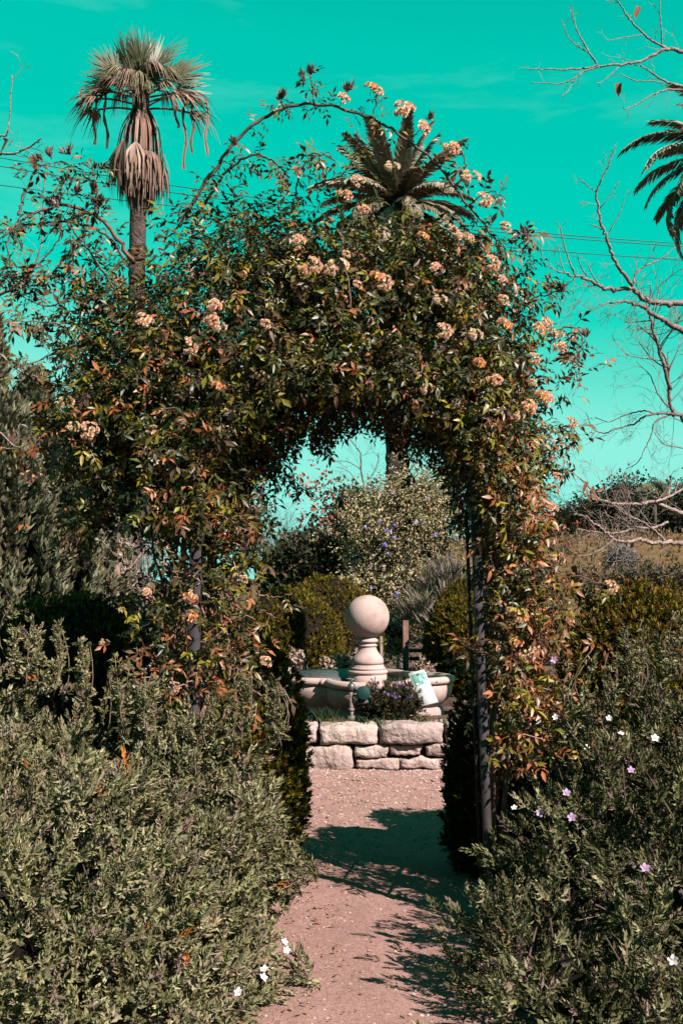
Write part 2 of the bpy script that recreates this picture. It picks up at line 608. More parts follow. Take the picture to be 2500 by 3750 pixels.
# gravel path, with a slightly uneven tread and two worn ridges in front of the stone wall
g = Geo()
xs = np.linspace(-.85, .95, 46); ys = np.linspace(-.5, 8.98, 240)
X, Y = np.meshgrid(xs, ys)
Z = .006 + .006 * nz0(np.stack([X, Y, 0 * X], -1), .5) + .004 * nz0(np.stack([X, Y, 0 * X], -1), .13)
for y0, hgt in ((7.85, .016), (8.18, .012), (8.55, .018)):
    yy = y0 + .05 * nz0(np.stack([X, 0 * X, 0 * X + y0], -1), .8)
    Z += hgt / (1 + np.exp(-(Y - yy) / .02))
v = np.stack([X, Y, Z], -1).reshape(-1, 3)
nx = len(xs); q = []
for i in range(len(ys) - 1):
    j = np.arange(nx - 1)
    q.append(np.stack([i * nx + j, i * nx + j + 1, (i + 1) * nx + j + 1, (i + 1) * nx + j], -1))
g.add(v, None, np.vstack(q))
g.obj('path', 'gravel', kind='structure', smooth=True)
def path_z(x, y):
    p = np.stack([x, y, 0 * x], -1)
    z = .006 + .006 * nz0(p, .5)
    for y0, hgt in ((7.85, .016), (8.18, .012), (8.55, .018)):
        z = z + hgt / (1 + np.exp(-(y - y0) / .02))
    return z

# loose stones on the path
def pebble_tpl(seed):
    r = np.random.default_rng(seed)
    v = np.array([[1, 0, 0], [-1, 0, 0], [0, 1, 0], [0, -1, 0], [0, 0, .7], [.6, .6, .2], [-.6, .6, .3], [.6, -.6, .25], [-.6, -.6, .2]], float) * r.uniform(.7, 1.15, size=(9, 3))
    t = np.array([[0, 5, 4], [5, 2, 4], [2, 6, 4], [6, 1, 4], [1, 8, 4], [8, 3, 4], [3, 7, 4], [7, 0, 4]])
    return v, t, np.zeros((0, 4), int), np.ones((9, 3))
g = Geo()
for s in range(6):
    n = 1300
    x = RG.normal(.15, .42, n); y = 2.8 + 6.1 * RG.random(n) ** .8
    x = np.where(RG.random(n) < .35, RG.uniform(-.55, -.05, n), x)
    sz = .0045 + .007 * RG.random(n) ** 3
    sz = np.where(RG.random(n) < .02, sz * 2.0, sz)
    M = np.array([rot_z(a) for a in RG.uniform(0, 6.28, n)])
    c = palette(n, [(.60, .38, .32), (.5, .28, .22), (.70, .55, .48), (.40, .21, .15)], [4, 4, .6, 2.5])
    g.scatter(pebble_tpl(s), M, np.stack([x, y, path_z(x, y) - .001], -1), sz, c)
n = 2600
x = RG.uniform(-.6, .9, n); y = 9.0 - 1.9 * RG.random(n) ** 1.5
M = np.array([rot_z(a) for a in RG.uniform(0, 6.28, n)])
g.scatter(pebble_tpl(9), M, np.stack([x, y, path_z(x, y) - .002], -1), .006 + .012 * RG.random(n) ** 2.5, palette(n, [(.64, .43, .37), (.54, .34, .29), (.72, .55, .49)], [3, 3, 1.2]))
g.obj('loose_gravel', 'pebble', kind='stuff')
# fallen leaves along the edges of the path
g = Geo()
n = 520
x = np.where(RG.random(n) < .7, RG.normal(-.2, .16, n), RG.normal(.62, .15, n)); y = RG.uniform(3.2, 8.7, n)
v, t, q_ = leaf_verts(1, .3, .1, -.3, False)
M = np.array([rot_z(a) @ rot_y(b) for a, b in zip(RG.uniform(0, 6.28, n), RG.uniform(-.4, .3, n))])
g.scatter((v, t, q_, np.ones((len(v), 3))), M, np.stack([x, y, path_z(x, y) + .006], -1), RG.uniform(.012, .03, n), palette(n, [(.42, .18, .07), (.5, .3, .16), (.25, .13, .06)], [3, 2, 2]))
g.obj('fallen_leaves', 'dull_leaf', kind='stuff')

# hill behind: dry field rising to the right
g = Geo()
xs = np.linspace(-160, 220, 60); ys = np.linspace(26, 260, 60)
X, Y = np.meshgrid(xs, ys)
t = np.clip((Y - 30) / 110, 0, 1)
rise = (7.6 * (t * t * (3 - 2 * t))) * (1 / (1 + np.exp(-(X / Y - .02) * 16)))
Z = rise + .25 * nz0(np.stack([X, Y, 0 * X], -1), 18) * t - .4 * (1 - np.clip((Y - 26) / 4, 0, 1))
v = np.stack([X, Y, Z], -1).reshape(-1, 3)
nx = len(xs); q = []
for i in range(len(ys) - 1):
    j = np.arange(nx - 1)
    q.append(np.stack([i * nx + j, i * nx + j + 1, (i + 1) * nx + j + 1, (i + 1) * nx + j], -1))
g.add(v, None, np.vstack(q))
g.obj('hill', 'field', kind='structure', smooth=True)
def hill_z(x, y):
    t = min(max((y - 30) / 110, 0), 1)
    return 7.6 * t * t * (3 - 2 * t) / (1 + math.exp(-(x / y - .02) * 16))

g = Geo()
n = 4500
x = RG.uniform(4, 60, n); y = RG.uniform(34, 150, n)
z = np.array([hill_z(a, b) for a, b in zip(x, y)])
M = frames(unit(np.array([0, 0, 1.]) + .3 * rand_dirs(n)), rand_dirs(n))
g.scatter(blade_spray(random.Random(4), 7, .55, .06, 1.0), M, np.stack([x, y, z - .05], -1), RG.uniform(.3, .8, n) * (.6 + y / 100), palette(n, [(.27, .165, .085), (.21, .13, .07), (.32, .21, .12), (.13, .10, .06)], [4, 3, 2, 2]))
g.obj('dry_grass', 'straw', kind='stuff')

# raised bed behind the wall
BED = .375
g = Geo()
xs = np.linspace(-6, 6, 60); ys = np.linspace(9.16, 15, 44)
X, Y = np.meshgrid(xs, ys)
Z = BED + .015 * nz0(np.stack([X, Y, 0 * X], -1), .5) + .012 * nz0(np.stack([X, Y, 0 * X], -1), .16)
v = np.stack([X, Y, Z], -1).reshape(-1, 3)
nx = len(xs); q = []
for i in range(len(ys) - 1):
    j = np.arange(nx - 1)
    q.append(np.stack([i * nx + j, i * nx + j + 1, (i + 1) * nx + j + 1, (i + 1) * nx + j], -1))
top = len(v)
g.add(v, None, np.vstack(q))
g.box((-6, 9.17, -.2), (6, 14.98, BED - .06))
g.obj('planting_bed', 'soil', kind='structure', smooth=False)

# ------------------------------------------------------------------ dry stone wall
wall = thing('stone_wall', 'low dry stone wall of rough pinkish blocks at the end of the path', 'wall', (0.2, 9.05, 0))
def stone(cx, cz, sx, sz, sy, y, seed):
    r = np.random.default_rng(seed)
    nse = Noise(seed, 8)
    n = 9
    m = 5
    # box grid -> superellipsoid with rough faces
    pts, q = [], []
    g = Geo()
    lin = np.linspace(-1, 1, n); lim = np.linspace(-1, 1, m)
    for ax in range(3):
        for s in (-1, 1):
            a, b = (lin, lim) if ax != 0 else (lim, lim)
            A, B = np.meshgrid(a, b, indexing='ij')
            C = np.full_like(A, s)
            P = {0: (C, A, B), 1: (A, C, B), 2: (A, B, C)}[ax]
            P = np.stack(P, -1).reshape(-1, 3)
            na, nb = len(a), len(b)
            i = (np.arange(na - 1)[:, None] * nb + np.arange(nb - 1)[None]).ravel()
            f = np.stack([i, i + 1, i + nb + 1, i + nb], -1)
            if (s > 0) != (ax == 1):
                f = f[:, ::-1]
            half = np.array([sx, sy, sz]) / 2
            rd = min(half) * .34
            Q = P * half
            inner = half - rd
            cl = np.clip(Q, -inner, inner)
            dv = Q - cl
            L = np.linalg.norm(dv, axis=1, keepdims=True)
            Q = cl + np.where(L > 1e-6, dv / np.maximum(L, 1e-6) * rd, 0)
            wob = nse(Q + seed, .22)[:, None] * .018 + nse(Q * 1.3 - seed, .07)[:, None] * .007
            Q = Q + unit(Q / half ** 1) * wob
            Q[:, 2] += .10 * Q[:, 0] * r.uniform(-.3, .3) if False else 0
            g.add(Q + np.array([cx, y, cz]), None, f, (1, 1, 1))
    tint = r.uniform(.82, 1.1)
    g.c = [c * tint * np.array([1, r.uniform(.95, 1.02), r.uniform(.93, 1.02)]) for c in g.c]
    me = g.mesh('stone', 'stone', smooth=True)
    import bmesh
    bm = bmesh.new(); bm.from_mesh(me)
    bmesh.ops.remove_doubles(bm, verts=bm.verts, dist=.0012)
    bmesh.ops.recalc_face_normals(bm, faces=bm.faces)
    bm.to_mesh(me); bm.free()
    return link('stone', me, wall)
YF = 9.0
def stone_px(x0, x1, y0, y1, seed, proud=0.0):
    a, b = W(x0, y0, YF), W(x1, y1, YF)
    stone((a[0] + b[0]) / 2, (a[2] + b[2]) / 2, b[0] - a[0] - .004, a[2] - b[2] - .002, .34, YF + .16 - proud, seed)
stones = [(1060, 1163, 2657, 2724, .02), (1170, 1387, 2656, 2727, .03), (1389, 1625, 2650, 2727, .04),
          (1060, 1290, 2727, 2832, .03), (1296, 1420, 2728, 2776, .0), (1422, 1548, 2727, 2773, .0), (1551, 1680, 2726, 2772, .01),
          (1295, 1462, 2777, 2818, .01), (1460, 1690, 2774, 2816, .01), (1120, 1292, 2833, 2868, .05), (1292, 1384, 2819, 2862, .02), (1385, 1505, 2818, 2864, .02), (1500, 1720, 2817, 2870, .03)]
for i, (a, b, c, d, pr) in enumerate(stones):
    stone_px(a, b, c, d, 100 + i, pr)
# the wall goes on behind the shrubs on both sides
for side, x0, x1 in ((-1, 560, 1056), (1, 1690, 2180)):
    for row, (c, d) in enumerate(((2652, 2727), (2728, 2776), (2777, 2820), (2821, 2868))):
        x = x0 if row != 0 or side < 0 else 1630
        k = 0
        while x < x1:
            w_ = min(rnd.uniform(110, 210), x1 - x)
            if x1 - (x + w_) < 60:
                w_ = x1 - x
            stone_px(x, x + w_ - 4, c, d, 300 + row * 20 + k + (50 if side > 0 else 0) * 3, .02)
            x += w_; k += 1

# ------------------------------------------------------------------ fountain
FX, FY = float(W(1345, 2259, 10.2)[0]), 10.2
ft = thing('fountain', 'terracotta pink fountain with a stone ball on a turned pedestal in a lobed basin', 'fountain', (FX, FY, BED))
PXM = 10.2 / F_PX
def zp(py): return float(W(1345, py, FY)[2])
# quatrefoil outline with square corners between the lobes
TH = np.linspace(0, 2 * math.pi, 240, endpoint=False)
def outline(th):
    best = np.zeros_like(th)
    a_, b_ = .42, .385
    for k in range(4):
        ph = th - k * math.pi / 2
        disc = b_ ** 2 - (a_ * np.sin(ph)) ** 2
        rr = np.where(disc > 0, a_ * np.cos(ph) + np.sqrt(np.maximum(disc, 0)), 0)
        best = np.maximum(best, rr)
    s_ = .425
    sq = s_ / np.maximum(np.abs(np.cos(th)), np.abs(np.sin(th)))
    return np.maximum(best, sq)
RO = outline(TH)
def ring_stack(rows, close=False):
    v = []
    for off, z in rows:
        rr = RO + off
        v.append(np.stack([FX + rr * np.cos(TH), FY + rr * np.sin(TH), np.full_like(TH, z)], -1))
    v = np.vstack(v); n_ = len(TH)
    i = np.arange(len(rows) - 1)[:, None] * n_; j = np.arange(n_)[None]
    q = np.stack([i + j, i + (j + 1) % n_, i + n_ + (j + 1) % n_, i + n_ + j], -1).reshape(-1, 4)
    return v, q
RIM = .715
g = Geo()
v, q = ring_stack([(-.10, BED - .05), (-.10, BED + .02), (-.115, BED + .05), (-.15, BED + .06), (-.11, BED + .085), (-.06, BED + .125), (-.032, BED + .17), (-.022, BED + .22), (-.026, BED + .262), (-.09, BED + .27),
                   (-.11, BED + .20), (-.13, BED + .10)])
g.add(v, None, q)
# basin floor
c = np.array([[FX, FY, BED + .10]])
ringv = np.stack([FX + (RO - .13) * np.cos(TH), FY + (RO - .13) * np.sin(TH), np.full_like(TH, BED + .10)], -1)
n_ = len(TH)
g.add(np.vstack([ringv, c]), [[n_, j, (j + 1) % n_] for j in range(n_)])
basin = g.obj('basin', 'terracotta', ft, smooth=True)
g = Geo()
rows = []
for a in np.linspace(-.5 * math.pi, 1.5 * math.pi, 14):
    rows.append((-.045 + .052 * math.cos(a), RIM - .036 + .036 * math.sin(a)))
v, q = ring_stack(rows)
g.add(v, None, q)
g.obj('rim', 'terracotta', basin, smooth=True)
p_ = PXM
prof = [(0.0, BED + .09), (70 * p_, BED + .09), (70 * p_, zp(2494)), (70 * p_, zp(2470)), (67 * p_, zp(2468)), (71 * p_, zp(2465)), (73.5 * p_, zp(2461)), (73.5 * p_, zp(2457)), (70 * p_, zp(2453.5)),
        (62 * p_, zp(2452)), (62 * p_, zp(2450.5)), (64 * p_, zp(2449)), (65 * p_, zp(2446)), (63.5 * p_, zp(2443)), (60 * p_, zp(2441)), (59 * p_, zp(2436)), (58 * p_, zp(2434)), (53 * p_, zp(2433)), (53 * p_, zp(2431.5)),
        (56 * p_, zp(2430)), (58.5 * p_, zp(2425)), (58.5 * p_, zp(2419)), (57 * p_, zp(2412)), (52 * p_, zp(2404)), (44 * p_, zp(2395)), (37 * p_, zp(2385)), (33 * p_, zp(2376)), (31.5 * p_, zp(2369)),
        (32 * p_, zp(2367)), (35 * p_, zp(2366)), (35.5 * p_, zp(2363.5)), (35 * p_, zp(2361)), (31.5 * p_, zp(2360)), (30.5 * p_, zp(2356)), (31 * p_, zp(2353)), (37 * p_, zp(2351)), (38.5 * p_, zp(2347)), (37.5 * p_, zp(2342)), (33 * p_, zp(2339.5)),
        (32 * p_, zp(2332)), (0.0, zp(2332))]
g = Geo(); g.lathe(prof, 72, (FX, FY))
g.obj('pedestal', 'terracotta', ft, smooth=True)
R_ = 79.5 * p_
zc = zp(2259)
g = Geo(); g.lathe([(R_ * math.sin(a), zc - R_ * math.cos(a)) for a in np.linspace(0, math.pi, 40)], 80, (FX, FY))
g.obj('stone_ball', 'terracotta', ft, smooth=True)

# plastic sheet lying in the basin
g = Geo()
v = np.array([[FX - .66, FY - .05, RIM + .018], [FX - .6, FY + .3, RIM + .022], [FX - .13, FY + .28, RIM + .028], [FX - .16, FY - .0, RIM - .08], [FX - .42, FY - .12, RIM - .09]])
v2 = v + np.array([0, 0, .006])
g.add(np.vstack([v, v2]), [[5, 6, 7], [5, 7, 8], [5, 8, 9], [0, 2, 1], [0, 3, 2], [0, 4, 3]], [[i, (i + 1) % 5, 5 + (i + 1) % 5, 5 + i] for i in range(5)])
tag(g.obj('liner_sheet', 'dark_metal'), 'dark liner sheet draped inside the fountain basin', 'sheet')

# standpipe tap
tp = thing('garden_tap', 'old grey standpipe tap with round handle in front of the fountain', 'tap', (*W(1286, 2590, 9.27)[:2], BED))
tx, ty, _ = W(1286, 2590, 9.27)
z0, z1 = BED - .05, float(W(1286, 2500, 9.27)[2])
g = Geo(); g.tube([[tx, ty, z0], [tx, ty, z0 + .2], [tx, ty, z1 - .03]], [.019, .019, .019], 12)
g.tube([[tx, ty, z0 + .085], [tx, ty, z0 + .125]], .032, 8); g.tube([[tx, ty, z0 + .17], [tx, ty, z0 + .19]], .028, 8)
g.obj('pipe', 'bark', tp)
g = Geo(); g.lathe([(0, z1 - .07), (.026, z1 - .07), (.033, z1 - .045), (.030, z1 - .02), (.019, z1 - .005), (.010, z1), (.010, z1 + .028), (0, z1 + .028)], 20, (tx, ty))
g.tube([[tx, ty, z1 - .045], [tx + .045, ty - .03, z1 - .05], [tx + .06, ty - .04, z1 - .085]], [.013, .012, .014], 10)
g.obj('valve_body', 'dark_metal', tp, smooth=True)
g = Geo()
a = np.linspace(0, 2 * math.pi, 21)
g.tube(np.stack([tx + .042 * np.cos(a), ty + .042 * np.sin(a), np.full_like(a, z1 + .03)], -1), .0065, 6, cap=False)
for k in range(4):
    g.tube([[tx, ty, z1 + .028], [tx + .042 * math.cos(k * 1.57), ty + .042 * math.sin(k * 1.57), z1 + .03]], .005, 5)
g.obj('handle', 'dark_metal', tp)
g = Geo()
cx, cy, cz = W(1330, 2538, 9.24)
M = rot_x(-math.pi / 2 + .15) @ np.eye(3)
prof = [(0, 0), (.052, 0), (.058, .006), (.058, .03), (.05, .036), (0, .038)]
gg = Geo(); gg.lathe(prof, 28)
V_ = np.vstack(gg.v) @ rot_x(math.pi / 2 - .1).T @ np.eye(3) + np.array([cx, cy, cz])
g.add(V_, None, np.vstack(gg.q))
tm = g.obj('timer_dial', 'green_plastic', tp)
g = Geo(); g.box((cx - .05, cy + .004, cz - .09), (cx + .045, cy + .05, cz + .05), bev=.008); g.obj('timer_case', 'dark_metal', tp)
g = Geo(); g.tube([[tx, ty, cz - .02], [cx - .03, cy + .02, cz - .03]], .012, 8); g.obj('hose_link', 'dark_metal', tp)

# white placard leaning on the basin
pl = thing('placard', 'white printed placard with a green picture leaning on the fountain basin', 'placard', (*W(1575, 2576, 9.28)[:2], BED))
A, B = W(1545, 2586, 9.26), W(1604, 2570, 9.30)
C_, D_ = W(1557, 2451, 9.44), W(1489, 2466, 9.40)
D_ = A + (C_ - B) + (D_ - (A + C_ - B)) * .5
ux, uy = (B - A), (D_ - A)
lx, ly = np.linalg.norm(ux), np.linalg.norm(uy)
ex = unit(ux); nrm = unit(np.cross(ex, uy)); ey = np.cross(nrm, ex)
if nrm[1] > 0: nrm = -nrm
Mp = np.stack([ex, ey, nrm], -1)
def onp(g, x0, x1, y0, y1, z, th, col, sk=None):
    sk = (ux @ ex, uy @ ex / ly)
    lo = np.array([x0, y0, z]); hi = np.array([x1, y1, z + th])
    v = np.array([[x, y, zz] for x in (x0, x1) for y in (y0, y1) for zz in (z, z + th)], float)
    v[:, 0] = v[:, 0] * lx + v[:, 1] * (uy @ ex); v[:, 1] = v[:, 1] * (uy @ ey)
    v = v @ Mp.T + A
    g.add(v, None, [[0, 1, 3, 2], [4, 6, 7, 5], [0, 4, 5, 1], [2, 3, 7, 6], [0, 2, 6, 4], [1, 5, 7, 3]], col)
g = Geo(); onp(g, 0, 1, 0, 1, -.006, .006, (1, 1, 1)); g.obj('board', 'placard_white', pl)
g = Geo()
onp(g, .10, .93, .58, .93, .001, .0008, (.28, .66, .54))
for (x0, x1, y0, y1, c) in ((.14, .34, .60, .66, (.62, .85, .78)), (.55, .90, .60, .70, (.55, .82, .74)), (.12, .9, .585, .60, (.7, .88, .82)), (.38, .62, .68, .80, (.42, .74, .64)), (.7, .9, .74, .90, (.40, .76, .65)),
                            (.45, .60, .87, .925, (.05, .06, .05)), (.47, .58, .84, .875, (.5, .55, .45)), (.43, .47, .85, .90, (.06, .07, .06))):
    onp(g, x0, x1, y0, y1, .0022, .0006, c)
g.obj('picture', 'print', pl)
g = Geo()
for k in range(7):
    onp(g, .12, .5 + .38 * rnd.random(), .20 + .045 * k, .206 + .045 * k, .001, .0005, (.66, .70, .68))
g.obj('text_lines', 'print', pl)

# ------------------------------------------------------------------ small plants of the raised bed
def tuft(name, label, cat, px, py, D, n, L, wd, cols, spread=.5, group=None, r=.05, base=BED):
    x, y, _ = W(px, py, D)
    t = thing(name, label, cat, (x, y, base), group)
    g = Geo()
    for k in range(n):
        a = rnd.uniform(0, 6.28); tl = rnd.uniform(.05, spread); l = L * rnd.uniform(.55, 1.1)
        bx, by = x + rnd.gauss(0, r), y + rnd.gauss(0, r * .7)
        s = np.linspace(0, 1, 5)[:, None]
        d = np.array([math.cos(a), math.sin(a), 0])
        pts = np.array([bx, by, base - .01]) + d * (s ** 1.7) * l * math.sin(tl) + np.array([0, 0, 1]) * (s - .35 * tl * s ** 3) * l
        v, tt, q = strip(pts, wd * np.array([.8, 1, .9, .6, .08]), up=np.array([-math.sin(a), math.cos(a), .2]))
        cc = np.array(cols[rnd.randrange(len(cols))]) * rnd.uniform(.8, 1.2)
        v2 = v
        g.add(v2, None, q, cc)
    g.obj('blades', 'dull_leaf', t, kind='stuff')
    return t
GR = [(.06, .10, .05), (.10, .13, .06), (.16, .16, .07)]
tuft('grass_tuft', 'dark green grass tuft at the left foot of the fountain basin', 'grass', 1172, 2608, 9.33, 90, .17, .006, [(.03, .055, .025), (.05, .08, .035)], .6, r=.05)
tuft('grass_tuft', 'low yellowish grass tuft in front of the tap', 'grass', 1245, 2632, 9.22, 110, .10, .004, [(.14, .14, .05), (.2, .17, .08)], .9, r=.07)
tuft('grass_tuft', 'straggling green grass between the tap and the wall', 'grass', 1375, 2645, 9.2, 70, .12, .005, GR, .9, r=.08)
tuft('grass_tuft', 'yellow-green grass tuft under the white placard', 'grass', 1575, 2632, 9.2, 160, .11, .004, [(.15, .16, .06), (.2, .18, .09), (.08, .1, .04)], .9, r=.10)
tuft('iris_clump', 'tall grey-green sword leaves behind the basin beside the clipped bush', 'iris', 1150, 2470, 11.2, 26, .36, .013, [(.16, .2, .15), (.10, .14, .09), (.22, .25, .2)], .35, r=.05)
tuft('iris_clump', 'few green sword leaves beside the pale rosette behind the basin', 'iris', 1577, 2462, 11.2, 9, .22, .009, [(.16, .2, .12), (.10, .14, .07)], .6, r=.06)

def leafy(name, label, cat, blobs, n, tpls, cols, wts, mat, parts='foliage', loc=None, up=.5, size=(.8, 1.2), depth=.1, noise_amp=.03, nscale=.15, core=None, group=None, seed=0, inner=-.2, zmin=0, flat=False, jit=.18, thing_obj=None):
    rg = np.random.default_rng(seed + 5)
    b = Blobs(blobs)
    t = thing_obj or thing(name, label, cat, loc if loc is not None else (b.c[0][0], b.c[0][1], zmin), group)
    p, nr, dp = b.shell(n, depth, Noise(seed), noise_amp, nscale, rg, inner, zmin, face=-.4 if n > 1000 else None)
    g = Geo()
    k = rg.integers(0, len(tpls), len(p))
    for i, tp_ in enumerate(tpls):
        s = k == i
        m = s.sum()
        d = unit(nr[s] * (1 - up) + np.array([0, 0, up]) + .45 * rand_dirs(m, rg))
        nn = unit(nr[s] + np.array([0, 0, .4]) + .6 * rand_dirs(m, rg))
        M = frames(d, nn)
        g.scatter(tp_, M, p[s], rg.uniform(*size, m), palette(m, cols, wts, rg, jit))
    g.obj(parts, mat, t, kind='stuff')
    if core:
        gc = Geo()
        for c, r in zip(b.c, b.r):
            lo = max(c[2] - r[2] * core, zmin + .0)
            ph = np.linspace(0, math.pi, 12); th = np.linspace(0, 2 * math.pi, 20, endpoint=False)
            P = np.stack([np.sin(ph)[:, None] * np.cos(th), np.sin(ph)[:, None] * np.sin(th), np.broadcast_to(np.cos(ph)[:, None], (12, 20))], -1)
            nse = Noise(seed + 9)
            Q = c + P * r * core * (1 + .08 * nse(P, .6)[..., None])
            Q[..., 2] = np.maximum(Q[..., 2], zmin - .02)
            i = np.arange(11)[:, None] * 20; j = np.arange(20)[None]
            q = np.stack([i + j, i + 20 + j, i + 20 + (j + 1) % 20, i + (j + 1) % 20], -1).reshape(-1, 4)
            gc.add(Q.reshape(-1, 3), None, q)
        gc.obj('shade_core', 'shade_fill', t, smooth=True)  # added solid: blocks see-through and puts dark shade behind the leaves
    return t, b

R0 = random.Random(21)
# lavender-flowered bush before the fountain
x, y, z = W(1432, 2560, 9.36)
SPR_S = [sage_sprig(R0, .05, 5, .02, .2) for _ in range(4)]
t, b = leafy('flowering_bush', 'small dark bush with purple flowers between the tap and the placard', 'bush',
             [(x, y, z - .02, .24, .17, .16), (x + .1, y, z - .05, .18, .15, .15), (x - .13, y, z - .06, .15, .13, .13)], 900, SPR_S, [(.05, .065, .025), (.09, .09, .035), (.14, .1, .05)], [4, 3, 1.5], 'dull_leaf', seed=3, zmin=BED - .02, core=.7, size=(.9, 1.5))
pm = [tpl_mesh('flower', pompon(R0, .013), 'petal', c) for c in ((.30, .18, .42), (.42, .22, .40), (.24, .2, .5))]
for k in range(26):
    pos = b.c[0] + np.array([rnd.gauss(0, .13), -abs(rnd.gauss(.1, .05)), rnd.uniform(.04, .17)])
    o = link('flower', pm[k % 3], t); place(o, rot_x(.9) @ rot_z(rnd.uniform(0, 6)), pos, rnd.uniform(.7, 1.2))

# pale pink succulents round the back of the basin
PALE = [(.62, .42, .33), (.70, .52, .42), (.5, .32, .22)]
ros = [leaf_clump(R0, 9, .06, .3, .018) for _ in range(4)]
for i, (px, py, D, rx, rz, lab) in enumerate(((1215, 2440, 11.1, .11, .085, 'pale pink succulent behind the basin next to the sword leaves'),
                                     (1265, 2432, 11.15, .11, .10, 'middle one of the pale succulents behind the fountain basin'),
                                     (1308, 2422, 11.2, .09, .12, 'tall pale succulent tucked against the fountain pedestal'),
                                     (1090, 2440, 10.6, .055, .14, 'upright pale pink succulent at the edge of the left hedge'),
                                     (1552, 2446, 11.1, .07, .05, 'small pale rosette succulent behind the basin near the placard'))):
    x, y, z = W(px, py, D)
    leafy('succulent', lab, 'succulent', [(x, y, z, rx, rx, rz), (x, y, (z + BED) / 2, rx * .7, rx * .7, (z - BED) / 2 + .02)], 170, ros, PALE, [3, 3, 1], 'dull_leaf', loc=(x, y, BED), seed=30 + i, zmin=BED, core=.6, size=(.6, 1.1), up=.6, group='pale succulents round the basin')

# ------------------------------------------------------------------ clipped box hedges
BOX = [blade_spray(R0, 9, .055, .0075, .7) for _ in range(4)] + [sage_sprig(R0, .05, 4, .019, .34) for _ in range(4)]
BOXC = [(.16, .13, .008), (.23, .18, .014), (.09, .085, .01), (.27, .15, .03)]
leafy('clipped_hedge', 'clipped hedge end with shade put into its leaf colour, right behind the arch post, beside the path', 'hedge',
      [(.93, 6.1, .5, .36, .42, .62), (.95, 6.15, .25, .37, .42, .5)], 5500, BOX, [(.045, .045, .008), (.08, .07, .01)], [3, 2], 'box_leaf', seed=40, zmin=0, core=.93, depth=.06, noise_amp=.015, size=(.7, 1.1))  # leaf colours darkened to paint the arch's shade onto this end
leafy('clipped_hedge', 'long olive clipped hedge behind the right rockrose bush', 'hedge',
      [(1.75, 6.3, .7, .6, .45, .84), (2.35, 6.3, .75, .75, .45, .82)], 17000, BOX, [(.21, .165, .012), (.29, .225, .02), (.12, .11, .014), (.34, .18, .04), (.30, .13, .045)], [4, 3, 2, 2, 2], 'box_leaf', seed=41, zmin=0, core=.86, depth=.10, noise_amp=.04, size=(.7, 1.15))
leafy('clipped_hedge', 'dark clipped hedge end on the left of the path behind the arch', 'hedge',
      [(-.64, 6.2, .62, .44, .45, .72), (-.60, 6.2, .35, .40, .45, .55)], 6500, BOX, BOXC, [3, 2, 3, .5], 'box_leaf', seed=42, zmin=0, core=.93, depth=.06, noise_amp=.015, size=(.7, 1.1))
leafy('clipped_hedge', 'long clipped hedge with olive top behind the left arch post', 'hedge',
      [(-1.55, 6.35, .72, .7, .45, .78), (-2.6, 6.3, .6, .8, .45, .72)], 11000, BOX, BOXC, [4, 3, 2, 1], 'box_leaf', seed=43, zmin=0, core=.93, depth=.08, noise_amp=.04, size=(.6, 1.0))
def dome(label, px, top, D, rx, seed, ry=.6):
    x, y, z = W(px, top, D)
    leafy('clipped_bush', label, 'bush', [(x, y, BED + (z - BED) * .4, rx, ry, (z - BED) * .6), (x, y, BED + (z - BED) * .25, rx * .98, ry * .95, (z - BED) * .5)], 9500, BOX, BOXC, [4, 4, 1.5, 2], 'box_leaf', seed=seed, zmin=BED - .02, core=.93, depth=.08, noise_amp=.03, nscale=.6, size=(.7, 1.2), up=.6)
dome('large rounded olive bush directly behind the fountain ball', 1200, 2118, 12.9, .64, 50)
dome('rounded olive bush lower than its neighbour at the left of the fountain', 1060, 2165, 12.2, .62, 51)
dome('rounded olive bush at the right rear of the basin', 1690, 2190, 12.0, .40, 52)
dome('darker olive bush behind the rounded one at the right rear', 1720, 2125, 13.2, .50, 53)

